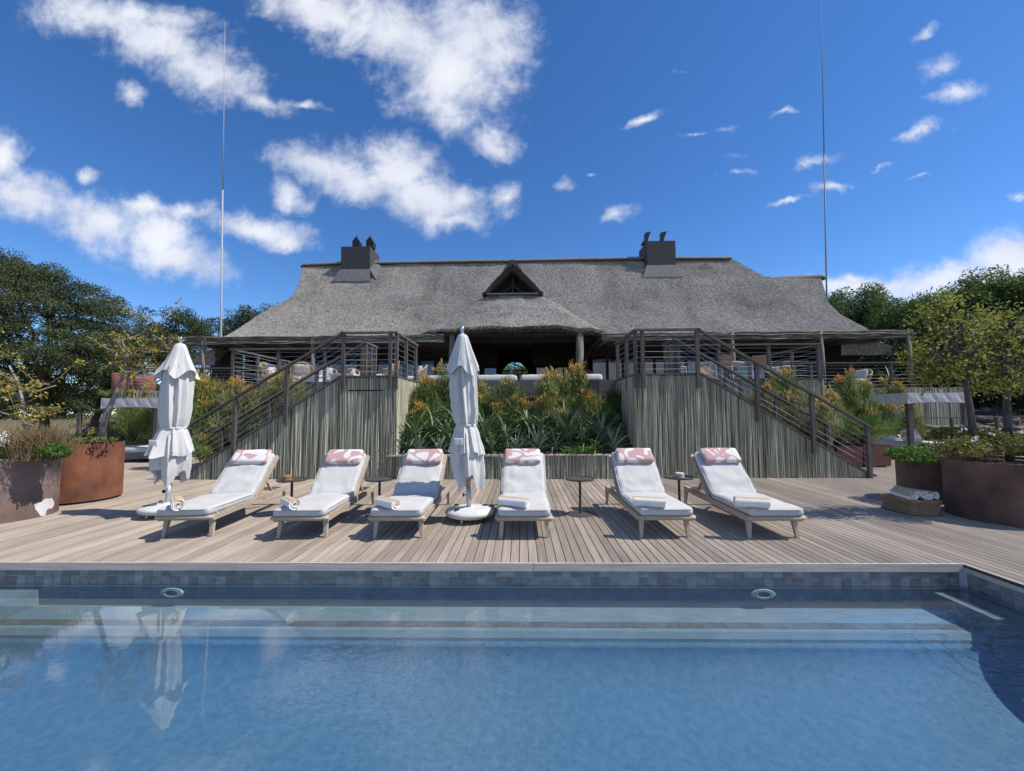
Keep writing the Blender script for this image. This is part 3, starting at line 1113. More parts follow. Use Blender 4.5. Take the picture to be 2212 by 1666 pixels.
def interp(tab, v):
    if v <= tab[0][0]:
        return tab[0][1]
    for (a, b_), (c, d) in zip(tab[:-1], tab[1:]):
        if v <= c:
            return b_ + (d - b_) * (v - a) / (c - a)
    return tab[-1][1]


def px_of(p):
    q = ROT.transposed() @ (Vector(p) - EYE)
    return PCX + FPX * q.x / -q.z, PCY - FPX * q.y / -q.z


def edge_x(tab, y, z):
    x = 0.0
    for _ in range(12):
        py = px_of((x, y, z))[1]
        x = W(interp(tab, py), py, y).x
    return x


NT_, NS_ = 56, 150
rows_f, rows_b = [], []
for i in range(NT_ + 1):
    t = i / NT_
    y, z = slope_at(t)
    xl, xr = edge_x(SIL_L, y, z), edge_x(SIL_R, y, z)
    rf, rb = [], []
    for j in range(NS_ + 1):
        s = j / NS_
        x = xl + (xr - xl) * s
        n1 = mnoise.noise(Vector((x * .5, y * .6, z * .6))) * .09 + mnoise.noise(Vector((x * 2.6, y * 1.3, z * 1.3))) * .03 + mnoise.noise(Vector((x * 7, y * 2.5, z * 2.5))) * .012
        e = min(1, t * 8)
        rf.append((x, y - n1 * .7, z + n1 * .7))
        rb.append((x, 54 - y, z))
    rows_f.append(rf)
    rows_b.append(rb)
b = MB()
b.grid(rows_f)
b.grid([list(reversed(r)) for r in rows_b])
for side in (0, -1):
    col_f, col_b = [r[side] for r in rows_f], [r[side] for r in rows_b]
    b.grid([[p, ((p[0] + q[0]) / 2, (p[1] + q[1]) / 2, p[2]), q] for p, q in zip(col_f, col_b)])
# lower stepped end of the roof, a hand's breadth proud of the main slope where they overlap
rs, rs_b = [], []
for i in range(NT_ + 1):
    t = i / NT_
    y, z = slope_at(t)
    if px_of((16, y, z))[1] < 600:
        break
    xl, xr = edge_x(SIL_R, y, z) - 2.2, edge_x(SIL_S, y, z)
    rf, rb = [], []
    for j in range(41):
        x = xl + (xr - xl) * j / 40
        n1 = mnoise.noise(Vector((x * .5, y * .6, z * .6))) * .09 + mnoise.noise(Vector((x * 2.6, y * 1.3, z * 1.3))) * .03 + mnoise.noise(Vector((x * 7, y * 2.5, z * 2.5))) * .012
        up_ = .06 * min(1, j / 10) - .03
        rf.append((x, y - (n1 + up_) * .7, z + (n1 + up_) * .7))
        rb.append((x, 54 - y, z))
    rs.append(rf)
    rs_b.append(rb)
b.grid(rs)
b.grid([[r[-1] for r in rs], [r[-1] for r in rs_b]])
b.grid([rs[-1], rs_b[-1]])
roof = b.build('thatched_roof', M['thatch'], lodge, smooth=True, fix=False)
# eave thickness
b = MB()
e0 = rows_f[0]
b.grid([[e0[k] for k in range(0, NS_ + 1, 2)], [(e0[k][0], e0[k][1] + .05, e0[k][2] - .32) for k in range(0, NS_ + 1, 2)], [(e0[k][0], e0[k][1] + 1.6, e0[k][2] + .75) for k in range(0, NS_ + 1, 2)]])
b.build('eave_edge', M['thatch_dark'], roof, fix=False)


def ridge_cap(pts, r=.13, ry=.36):
    b = MB()
    rows = []
    for p in pts:
        p = Vector(p)
        rows.append([(p.x, p.y + ry * math.cos(a) , p.z - .12 + r * 1.35 * max(-.35, math.sin(a))) for a in np.linspace(-.45, pi + .45, 11)])
    b.grid(rows)
    b.add(rows[0], [tuple(range(11))])
    b.add(rows[-1], [tuple(range(10, -1, -1))])
    return b.build('ridge_cap', M['ridge'], lodge, smooth=False)


rid = []
for px, py in ((655, 574), (662, 570), (690, 569), (737, 567.5), (800, 567), (900, 565.5), (1000, 563.5), (1100, 562), (1200, 560), (1300, 557.5), (1390, 556.5), (1450, 556.5), (1520, 556), (1575, 556)):
    p = W(px, py, 27.0)
    rid.append((p.x, 27.0, p.z - .04 + random.uniform(-.02, .02)))
ridge_cap(rid)
y2 = 21.3 + 5.7 * ((10.15 - 5.42) / 6.15 + .05)
rid = [W(px, py, y2 + .1) for px, py in ((1655, 603), (1690, 601.5), (1740, 599), (1768, 597.5), (1776, 600))]
ridge_cap([tuple(p) for p in rid], r=.17, ry=.4)

# chimneys: box, mortar apron on the thatch and two turning cowls each
def chimney(x0, x1, yf, yb, zt, zb_, side, cowl_front):
    b = MB()
    b.bb(x0, x1, yf, yb, zb_, zt)
    ch = b.build('chimney', M['chimney'], lodge)
    b = MB()
    def tz(y):
        t = (y - 21.3) / 5.7
        return slope_at(t)[1]
    ya = yf - .42
    sp = .12
    p = [(x0 - .3 - sp, ya, tz(ya) + .12), (x1 + .3 - sp, ya, tz(ya) + .12), (x1 + .02, yf + .02, tz(yf) + .55), (x0 - .02, yf + .02, tz(yf) + .55)]
    pb = [(q[0], q[1], q[2] - .18) for q in p]
    b.hexa(pb + p)
    if side > 0:
        b.hexa([(x1, yf, tz(yf) - .1), (x1 + .5, yf - .3, tz(yf - .3) - .1), (x1 + .5, 27, 11.4), (x1, 27, 11.4),
                (x1, yf, tz(yf) + .5), (x1 + .5, yf - .3, tz(yf - .3) + .12), (x1 + .5, 27, 11.62), (x1, 27, 11.75)])
    ap = b.build('apron', M['apron'], ch, world=False)
    ap.data.transform(Matrix.Translation(-wloc(ch)))
    for cx in cowl_front[1]:
        b = MB()
        yc = yf + .55
        b.lathe([(.2, zt - .02), (.2, zt + .16), (.0, zt + .16)], 14, (cx, yc, 0))
        if cowl_front[0]:
            # scoop seen from behind: five sided hood with a fin
            poly = [(cx - .22, zt + .1), (cx + .24, zt + .04), (cx + .27, zt + .42), (cx + .02, zt + .82), (cx - .23, zt + .52)]
            b.prism(poly, 'y', yc - .22, yc + .25)
            b.prism([(cx - .02, zt + .75), (cx + .04, zt + .72), (cx - .03, zt + 1.08)], 'y', yc - .02, yc + .02)
        else:
            # the same hood turned edge on
            poly = [(cx - .26, zt + .0), (cx + .12, zt + .02), (cx + .16, zt + .34), (cx + .34, zt + .78), (cx - .02, zt + .72), (cx + .0, zt + .46), (cx - .05, zt + .28)]
            b.prism(poly, 'y', yc - .2, yc + .2)
        cw = b.build('cowl', M['black'], ch, world=False)
        cw.data.transform(Matrix.Translation(-wloc(ch)))
    return ch


pl_, pr_ = W(737, 533, 26), W(799, 577, 26)
chimney(pl_.x, pr_.x, 26.0, 27.75, pl_.z, pr_.z - .9, 1, (True, (W(764, 520, 26).x, W(794, 520, 26).x)))
pl_, pr_ = W(1397, 521, 26), W(1460, 562, 26)
chimney(pl_.x, pr_.x, 26.0, 27.75, pl_.z, pr_.z - .9, -1, (False, (W(1399, 515, 26).x, W(1434, 515, 26).x)))

# entrance porch: thatched skirt below a gablet
xc = -.35
rows = []
for i in range(25):
    t = i / 24                      # 0 at the eave, 1 at the sill of the gablet
    row = []
    for j in range(61):
        a = pi * j / 60
        ca, sa = math.cos(a), math.sin(a)
        ex, ey = math.copysign(abs(ca) ** .75, -ca), abs(sa) ** .55
        bx, by, bz = xc + 4.75 * ex, 21.6 - 2.85 * ey, 5.14 + .3 * ey
        tx, ty, tz_ = xc + 1.48 * math.copysign(abs(ca) ** .5, -ca), 23.3 - 1.75 * abs(sa) ** .35, 7.72 + (1 - ey) * .3
        f = t
        x, y = bx + (tx - bx) * f, by + (ty - by) * f
        z = bz + (tz_ - bz) * f + .16 * math.sin(pi * f) * (abs(ca) ** 2) - .1 * math.sin(pi * f)
        nn = mnoise.noise(Vector((x * 1.5, y * 1.5, z * 1.5))) * .07 + mnoise.noise(Vector((x * 6, y * 3, z * 3))) * .03
        row.append((x, y - nn, z + nn))
    rows.append(row)
b = MB()
b.grid(rows)
pr = b.build('porch_thatch', M['thatch'], lodge, smooth=True, fix=False)
b = MB()
ev = rows[0]
b.grid([ev, [(p[0] * .995, p[1] + .06, p[2] - .27 + random.uniform(-.03, .03)) for p in ev], [(xc + (p[0] - xc) * .8, p[1] + .9, p[2] + .1) for p in ev], [(xc + (p[0] - xc) * .4, 22.8, 6.9) for p in ev]])
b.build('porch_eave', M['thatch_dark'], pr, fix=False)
fp, fd = [], []
for k in range(2600):
    f = rng.uniform(0, 59.99)
    i0 = int(f)
    p = np.array(ev[i0]) + (np.array(ev[i0 + 1]) - np.array(ev[i0])) * (f - i0)
    fp.append(p + rng.normal(size=3) * .02 + np.array([0, .03, .05 - rng.uniform(0, .16)]))
    fd.append(np.array([p[0] - xc, (p[1] - 22.5) * 1.2, -2.2]) * .2 + rng.normal(size=3) * .12)
vs_, fs_ = stick_geo(np.array(fp), unit(np.array(fd)), rng.uniform(.08, .22, len(fp)), .011)
np_mesh('reed_fringe', vs_, fs_, M['thatch'], pr)['kind'] = 'stuff'
# gablet: thick thatch on two slopes, dark opening, sill and mortar cap
ax, az, hb, zb_ = -.39, 9.36, 1.5, 7.72
for sg in (-1, 1):
    b = MB()
    NG = 12
    rr = []
    for k in range(NG + 1):
        f = k / NG
        xo, zo = ax + sg * hb * (1 - f) * (1 + .1 * math.sin(pi * f)), zb_ + (az - zb_) * f
        if f == 0:
            xo += sg * .12
        rr.append((xo, zo))
    ri = [(ax + sg * max(0, (1.3 * (1 - min(1, k / NG / .86)))), zb_ - .02 + (8.95 - zb_) * min(1, k / NG / .82)) for k in range(NG + 1)]
    yf = 21.25
    front_o = [(x, yf, z) for x, z in rr]
    front_i = [(x, yf + .05, z) for x, z in ri]
    back_o = [(x, 25.7, z) for x, z in rr]
    back_i = [(x, 22.6, z) for x, z in ri]
    b.grid([front_o, back_o])
    b.build('gablet_thatch', M['thatch'], lodge, smooth=False, fix=False)
    b = MB()
    b.grid([back_i, front_i, front_o])
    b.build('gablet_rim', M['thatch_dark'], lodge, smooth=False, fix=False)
b = MB()
b.prism([(ax - 1.3, zb_ - .1), (ax + 1.3, zb_ - .1), (ax, 9.1)], 'y', 22.3, 22.4)
b.build('gablet_boarding', M['darkwood'], lodge)
b = MB()
b.beam((ax, 21.9, 8.95), (ax, 21.9, 7.75), .1, .1, up=(0, 1, 0))
b.beam((ax, 21.9, 8.3), (ax - .75, 21.9, 7.75), .09, .09, up=(0, 1, 0))
b.beam((ax, 21.9, 8.3), (ax + .75, 21.9, 7.75), .09, .09, up=(0, 1, 0))
b.build('gablet_strut', M['black'], lodge)
b = MB()
b.bb(ax - 1.34, ax + 1.34, 21.2, 21.75, 7.66, 7.72)
b.build('gablet_sill', M['ridge'], lodge)
b = MB()
b.prism([(ax - .5, 8.90), (ax - .36, 8.92), (ax, 9.24), (ax + .36, 8.92), (ax + .5, 8.90), (ax + .1, 9.47), (ax - .1, 9.47)], 'y', 21.18, 21.75)
b.build('gablet_cap', M['chimney'], lodge)

# walls, doors and the view through the house
b = MB()
for x0, x1 in ((-15.6, -3.6), (3.75, 16.6)):
    b.bb(x0, x1, 23.25, 23.4, 4.72, 5.7)
    b.bb(x0, x1, 23.25, 23.4, TZ, TZ + .12)
b.bb(-15.75, -15.5, 23.2, 31, TZ, 5.7)
b.bb(18.4, 18.65, 22.6, 31, TZ, 5.3)
b.bb(16.4, 18.4, 22.6, 22.8, TZ, 5.3)
b.bb(-17.2, -15.6, 22.6, 22.8, TZ, 5.3)
b.bb(-3.7, -3.5, 23.4, 26.4, TZ, 6.5)
b.bb(3.65, 3.85, 23.4, 26.4, TZ, 6.5)
b.bb(-15.6, 16.6, 31.1, 31.3, 5.6, 6.4)
b.bb(-15.6, -1.45, 31.1, 31.3, TZ, 5.6)
b.bb(.62, 16.6, 31.1, 31.3, TZ, 5.6)
b.bb(-3.6, -1.5, 26.3, 26.4, 4.55, 7.2)
b.bb(.75, 3.75, 26.3, 26.4, 4.55, 7.2)
b.bb(-1.5, .75, 26.3, 26.4, 5.55, 7.2)
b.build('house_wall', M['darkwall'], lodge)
b = MB()
b.bb(-15.5, 16.5, 23.4, 31.1, 6.3, 6.4)
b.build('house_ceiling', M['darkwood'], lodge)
def door(x0, x1, y, z0, z1):
    b = MB()
    fw = .07
    b.bb(x0, x0 + fw, y, y + .06, z0, z1)
    b.bb(x1 - fw, x1, y, y + .06, z0, z1)
    b.bb(x0 + fw, x1 - fw, y, y + .06, z1 - fw, z1)
    b.bb(x0 + fw, x1 - fw, y, y + .06, z0, z0 + .16)
    d = b.build('glass_door', M['darkwood'], lodge)
    b = MB()
    b.bb(x0 + fw, x1 - fw, y + .02, y + .035, z0 + .16, z1 - fw)
    g = b.build('pane', M['glass'], d, world=False)
    g.data.transform(Matrix.Translation(-wloc(d)))


x = -15.4
while x < -4.3:
    door(x, x + .86, 23.27, TZ + .12, 4.72)
    x += .88
x = 4.0
while x < 15.6:
    door(x, x + .86, 23.27, TZ + .12, 4.72)
    x += .88
for x0 in (-3.3, -2.38, .95, 1.87, 2.78):
    door(x0, x0 + .88, 26.32, TZ, 4.55)
# arched rear window
b = MB()
for x0 in (-1.45, -.95, .05, .55):
    b.bb(x0, x0 + .07, 31.15, 31.25, TZ, 5.0)
b.bb(-1.45, .62, 31.15, 31.25, 4.6, 4.68)
b.tube([(-1.45 + 2.07 * k / 12, 31.2, 4.66 + .75 * math.sin(pi * k / 12)) for k in range(13)], .05, 6)
b.beam((-.42, 31.2, 4.66), (-.42, 31.2, 5.5), .07, .07, up=(0, 1, 0))
b.beam((-.9, 31.2, 5.25), (.1, 31.2, 4.9), .06, .06, up=(0, 1, 0))
b.build('window_frame', M['darkwood'], lodge)
b = MB()
arc = [(-1.45 + 2.07 * k / 12, 4.68 + .75 * math.sin(pi * k / 12)) for k in range(13)]
b.prism(arc + [(.62, 5.62), (-1.45, 5.62)], 'y', 31.11, 31.29)
b.build('window_spandrel', M['darkwall'], lodge)
for x0, rr in ((-3.25, .16), (2.72, .2)):
    b = MB()
    b.tube([(x0, 19.2, TZ - .1), (x0 + .02, 19.2, 3.6), (x0 + .06, 19.2, 5.3)], [rr, rr * .95, rr * .85], 12)
    b.build('porch_column', M['log'], lodge, smooth=True)
b = MB()
b.beam((-3.9, 19.2, 5.2), (3.4, 19.2, 5.2), .2, .22)
b.beam((-3.2, 19.2, 5.1), (-3.2, 22.8, 5.6), .16, .18)
b.beam((2.75, 19.2, 5.1), (2.75, 22.8, 5.6), .16, .18)
b.build('porch_beam', M['darkwood'], lodge)
# low thatched side roofs peeping out at both ends
for pxs, Yw in (([(425, 777), (444, 757), (480, 750)], 21.0), ([(1926, 754), (1908, 741), (1888, 731), (1800, 735)], 21.0)):
    b = MB()
    pts = [W(px, py, Yw) for px, py in pxs]
    top = [(p.x, Yw, p.z) for p in pts]
    rows = [[(p[0], p[1] - .5, p[2] - .32) for p in top], top, [(p[0], p[1] + 3, p[2] + .4) for p in top]]
    b.grid(rows)
    low_ = [(p[0], Yw - .45, min(q.z for q in pts) - .35) for p in top]
    b.grid([rows[0], low_])
    b.build('side_thatch', M['thatch'], lodge, smooth=True, fix=False)
# hanging lamp glow is left out by day: only the small warm bulb under the porch
b = MB()
p = W(1547 * .0 + (1500 + 1552 / 2.082) / 1.8445, (950 + 775 / 2.082) / 1.8445, 20.0)
b.lathe([(0, -.07), (.045, -.03), (.045, .05), (.02, .09), (0, .09)], 10, p)
lm, lnt, lb = new_mat('lamp_bulb')
lb.inputs['Base Color'].default_value = (.9, .7, .4, 1)
lb.inputs['Emission Color'].default_value = (1, .72, .4, 1)
lb.inputs['Emission Strength'].default_value = 3
b.build('porch_lamp', lm, lodge, smooth=True)

# ------------------------------------------------------------------ pergolas of round poles
def pergola(x0, x1, posts, label):
    pg = thing('pergola', ((x0 + x1) / 2, 19, TZ), label, 'pergola', 'pole pergolas along the front of the lodge')
    b = MB()
    def row(y, z, r):
        x = x0
        while x < x1:
            x2 = min(x1, x + random.uniform(2.2, 3.6))
            n = 5
            ph = random.uniform(0, 6)
            pts = [(x + (x2 - x) * i / n, y + .012 * math.sin(i * 2 + ph), z + .015 * math.sin(i * 1.3 + ph * 2)) for i in range(n + 1)]
            b.tube(pts, r * random.uniform(.8, 1.15), 6)
            x = x2 + .01
    for i in range(6):
        row(18.98 + random.uniform(-.06, .06), 4.80 + i * .062, .025)
    for i in range(42):
        row(19.06 + i * .1, 5.12 + i * .006, .042)
    b.build('pole_roof', M['pole_dark'], pg)['kind'] = 'stuff'
    b = MB()
    b.bb(x0, x1, 19.0, 23.2, 4.98, 5.03)
    b.build('soffit', mat('soffit_boards_' + str(int(abs(x0))), (.11, .085, .062), (.17, .135, .10), rough=.9, vscale=2, stretch=(1, 9, 1)), pg)
    x = x0 + .3
    while x < x1:
        b = MB()
        b.tube([(x, 19.05, 4.88), (x, 23.1, 4.9)], .075, 8)
        b.build('beam', M['log'], pg, smooth=True)
        x += 2.0
    for xp in posts:
        b = MB()
        b.tube([(xp, 19.02, TZ - .05), (xp + .02, 19.02, 3.6), (xp - .01, 19.02, 5.15)], [.105, .1, .092], 10)
        b.build('post', M['log'], pg, smooth=True)


pergola(-15.85, -3.55, (-9.7, -14.9), 'long pole pergola roof on the side of the tall acacias')
pergola(3.75, 17.8, (9.7, 13.7, 17.6), 'long pole pergola roof on the side of the stone bank')

# lightning masts
for (xb, yb_, xt_, yt_, Yw, zb0_, hh, lab) in ((477, 725, 486, 45, 24.2, 3.0, 0, 'tall thin lightning mast rising beside the acacias'), (1786, 655, 1773, -40, 30.0, 3.0, 0, 'tall thin lightning mast rising behind the stepped end of the thatch')):
    a, c = W(xb, yb_, Yw), W(xt_, yt_, Yw)
    d = (c - a).normalized()
    g0 = a - d * ((a.z - .4) / d.z)
    ms = thing('lightning_mast', g0, lab, 'mast', 'lightning masts by the lodge')
    mid1 = a.lerp(c, .45)
    b = MB()
    b.tube([g0, a, mid1], [.07, .055, .04], 8)
    b.build('lower_section', M['mast'] if xb < 1000 else M['mast_dark'], ms, smooth=True)
    b = MB()
    b.tube([mid1, mid1.lerp(c, .5), c], [.04, .026, .009], 6)
    b.build('upper_section', M['mast'] if xb < 1000 else M['mast_dark'], ms, smooth=True)
# ------------------------------------------------------------------ sun loungers
HINGE, BANG = .92, math.radians(43)


def make_lounger(seed):
    r = thing('sun_lounger', (0, 0, 0), None, 'sun lounger', 'white sun loungers in a row along the pool')
    for sx in (-1, 1):
        b = MB()
        b.taper((sx * .29, 0, 0), (sx * .272, .035, .235), .036, .058)
        b.build('leg', M['teak_leg'], r)
        b = MB()
        b.taper((sx * .315, 1.86, 0), (sx * .325, 1.77, .30), .036, .06)
        b.build('leg', M['teak_leg'], r)
        b = MB()
        b.beam((sx * .31, -.05, .245), (sx * .325, 1.82, .275), .05, .07)
        b.build('side_rail', M['teak'], r)
    b = MB()
    b.tube([(-.34, -.06, .258), (-.31, -.085, .258), (.31, -.085, .258), (.34, -.06, .258)], .027, 8)
    b.build('front_rail', M['teak'], r, smooth=True)
    b = MB()
    b.beam((-.26, .03, .222), (.26, .03, .222), .025, .045)
    b.build('front_apron', M['teak'], r)
    b = MB()
    b.beam((-.32, 1.8, .275), (.32, 1.8, .275), .05, .06)
    b.build('rear_rail', M['teak'], r)
    b = MB()
    for k in range(9):
        b.bb(-.3, .3, .02 + k * .1, .09 + k * .1, .258, .272)
    b.build('slats', M['teak'], r)['kind'] = 'stuff'
    me = softbox(.64, 1.03, .095, .035, wr=.010, seed=seed, div=22, puff=.012, wscale=3.2)
    o = link_mesh('seat_cushion', me, M['cush'], r, True, world=False)
    o.location = (0, HINGE - .515 - .005, .283)
    def piping(parent, lx, ly, z, origin, tilt):
        b = MB()
        pts = []
        for k in range(49):
            a = 2 * pi * k / 48
            ca, sa = math.cos(a), math.sin(a)
            pts.append((math.copysign(abs(ca) ** .18, ca) * lx / 2, math.copysign(abs(sa) ** .18, sa) * ly / 2, z))
        b.tube(pts, .0065, 5, cap=False)
        p_ = b.build('piping', M['cush'], parent, smooth=True, world=False, fix=False)
        if tilt:
            p_.data.transform(Matrix.Rotation(tilt, 4, 'X'))
    piping(o, .645, 1.035, .078, None, 0)
    # reclined back, built upright along +y then tilted about the hinge
    bf = MB()
    c, s = math.cos(BANG), math.sin(BANG)
    P_ = lambda x, a, n: (x, HINGE + a * c - n * s, .285 + a * s + n * c)
    for sx in (-1, 1):
        bf.beam(P_(sx * .325, -.03, -.01), P_(sx * .325, .82, -.01), .04, .055, up=(0, -s, c))
    bf.beam(P_(-.32, .8, -.01), P_(.32, .8, -.01), .04, .05, up=(0, -s, c))
    for k in range(7):
        bf.beam(P_(-.31, .06 + k * .11, -.01), P_(.31, .06 + k * .11, -.01), .06, .015, up=(0, -s, c))
    bf.build('back_frame', M['teak'], r)
    b = MB()
    b.beam((-.2, 1.62, .27), P_(-.2, .5, -.03), .03, .03)
    b.beam((.2, 1.62, .27), P_(.2, .5, -.03), .03, .03)
    b.build('back_strut', M['teak'], r)
    me = softbox(.64, .80, .09, .034, wr=.026, seed=seed + 5, div=26, puff=.014, wscale=3.9)
    me.transform(Matrix.Rotation(BANG, 4, 'X'))
    o = link_mesh('back_cushion', me, M['cush'], r, True, world=False)
    o.location = P_(0, .40, .015)
    piping(o, .645, .805, .074, None, BANG)
    for sx in (-1, 1):
        b = MB()
        b.tube([(sx * .33, .03, .235), (sx * .345, .03, .27), (sx * .315, .03, .305), (sx * .26, .03, .33)], .006, 5)
        b.build('tie_cord', M['cush'], r)
    return r


LOUNGERS = [
    ((-4.21, 5.24), 4.5, 'pale teak sun lounger overlapping the umbrella base beside the rusty planters', 'of the sun lounger beside the rusty planters'),
    ((-2.73, 5.20), 3.0, 'sun lounger between the table with brown coasters and the next empty table', 'of the sun lounger between the brown coasters and the empty table'),
    ((-1.53, 5.20), 0.6, 'sun lounger close by the middle umbrella base on its hatch door side', 'of the sun lounger on the hatch door side of the middle umbrella'),
    ((0.03, 5.20), 0.0, 'sun lounger facing straight ahead between the umbrella base and the lone black table', 'of the straight facing sun lounger between umbrella and lone table'),
    ((1.755, 5.23), 0.3, 'sun lounger between the lone black table and the table with pale coasters', 'of the sun lounger between the lone table and the pale coasters'),
    ((3.05, 5.20), 0.4, 'sun lounger ending the row beside the dappled tree shadow and towel basket', 'of the sun lounger beside the dappled tree shadow'),
]


def spiral_towel(seed, r=.075, L=.36):
    """towel rolled into a spiral; axis along x"""
    rr = random.Random(seed)
    b = MB()
    turns, n = 3.2, 64
    prof_o, prof_i = [], []
    for k in range(n + 1):
        a = turns * 2 * pi * k / n - (turns * 2 * pi) - 1.45
        rad = .018 + (r - .018) * k / n
        sq = .88
        prof_o.append((rad * math.cos(a), rad * math.sin(a) * sq))
        prof_i.append(((rad - .013) * math.cos(a), (rad - .013) * math.sin(a) * sq))
    rows = []
    m = 9
    for i in range(m + 1):
        x = -L / 2 + L * i / m
        e = .004 * mnoise.noise(Vector((x * 12, seed, 0)))
        rows.append(([(x + .006 * math.sin(k * .5 + seed), p[0] * (1 + e * 8), p[1] * (1 + e * 8) + r * .88) for k, p in enumerate(prof_o)],
                     [(x, p[0], p[1] + r * .88) for p in prof_i]))
    lo_k, hi_k = int(n * .80), int(n * .885)
    for i in range(m):
        for k in range(n):
            b.cur = 1 if (lo_k <= k < hi_k) or (n * .40 < k < n * .5) else 0
            o1, i1 = rows[i]
            o2, i2 = rows[i + 1]
            b.add([o1[k], o2[k], o2[k + 1], o1[k + 1]], [(0, 1, 2, 3)])
            b.add([i1[k], i1[k + 1], i2[k + 1], i2[k]], [(0, 1, 2, 3)])
            if i in (0, m - 1):
                oo, ii_ = (o1, i1) if i == 0 else (o2, i2)
                b.add([oo[k], oo[k + 1], ii_[k + 1], ii_[k]], [(0, 1, 2, 3)])
    return b


TOWELS = [(-4.28, 5.14, -48), (-2.87, 5.17, -45), (-1.655, 5.15, -38), (-.10, 5.19, -24), (1.56, 5.18, -18), (2.78, 5.15, -17)]
for i, ((lx, ly), ang, lab, rest_) in enumerate(LOUNGERS):
    L = make_lounger(i * 13 + 3)
    L.location = (lx, ly, 0)
    L.rotation_euler.z = math.radians(ang)
    L['label'] = lab
    mw = Matrix.Translation((lx, ly, 0)) @ Matrix.Rotation(math.radians(ang), 4, 'Z')
    c, s = math.cos(BANG), math.sin(BANG)
    me = softbox(.56, .27, .085, .04, wr=.006, seed=i + 40, div=16, puff=.012)
    me.transform(Matrix.Rotation(BANG, 4, 'X'))
    pil = link_mesh('headrest_pillow', me, M['print'], None, True)
    loc = mw @ Vector((random.uniform(-.03, .03), HINGE + .68 * c - .105 * s, .285 + .68 * s + .105 * c))
    pil.location = loc
    pil.rotation_euler.z = math.radians(ang)
    tag(pil, 'patterned headrest pillow ' + rest_, 'pillow', 'patterned headrest pillows')
    tx, ty, ta = TOWELS[i]
    tw = spiral_towel(i + 1, L=.37).build('rolled_towel', [M['towel_white'], M['towel_tan']], None, smooth=False)
    tw.location = (tx, ty, .378)
    tw.rotation_euler = (random.uniform(-.1, .1), 0, math.radians(ta))
    tag(tw, 'rolled towel on ' + rest_[3:], 'towel', 'rolled towels on the loungers')

# ------------------------------------------------------------------ side tables
TAB = [(-3.52, 6.36, 'black round side table carrying brown coasters'), (-2.18, 6.4, 'black round side table standing empty near the middle umbrella'),
       (.885, 6.38, 'black round side table standing alone in open deck by the straight facing lounger'), (2.42, 6.5, 'black round side table carrying pale coasters')]
tb0 = thing('side_table', (0, 0, 0), None, 'table', 'black metal side tables')
b = MB()
b.lathe([(0, 0), (.2, 0), (.2, .01), (.195, .013), (0, .016)], 40)
b.build('base_plate', M['table'], tb0)
b = MB()
b.lathe([(.019, .014), (.019, .52)], 16)
b.build('pole', M['table'], tb0, smooth=True)
b = MB()
b.lathe([(0, .515), (.21, .515), (.213, .52), (.213, .538), (.207, .538), (.205, .529), (0, .529)], 44)
b.build('table_top', M['table'], tb0)
for i, (x, y, lab) in enumerate(TAB):
    o = tb0 if i == 0 else copy_tree(tb0)
    o.location = (x, y, 0)
    o['label'] = lab
for (x, y, mm, n, lab) in ((-3.58, 6.33, 'coaster_wood', 4, 'stack of round brown coasters on the black side table'), (2.43, 6.48, 'coaster_pale', 4, 'stack of round pale coasters on the black side table')):
    st = thing('coaster_stack', (x, y, .531), lab, 'coasters', 'coaster stacks on the side tables')
    for k in range(n):
        b = MB()
        b.lathe([(0, 0), (.06, 0), (.065, .003), (.065, .013), (.06, .016), (0, .016)], 24)
        o = b.build('coaster', M[mm], st, world=False)
        o.location = (random.uniform(-.004, .004), random.uniform(-.004, .004), k * .0175)

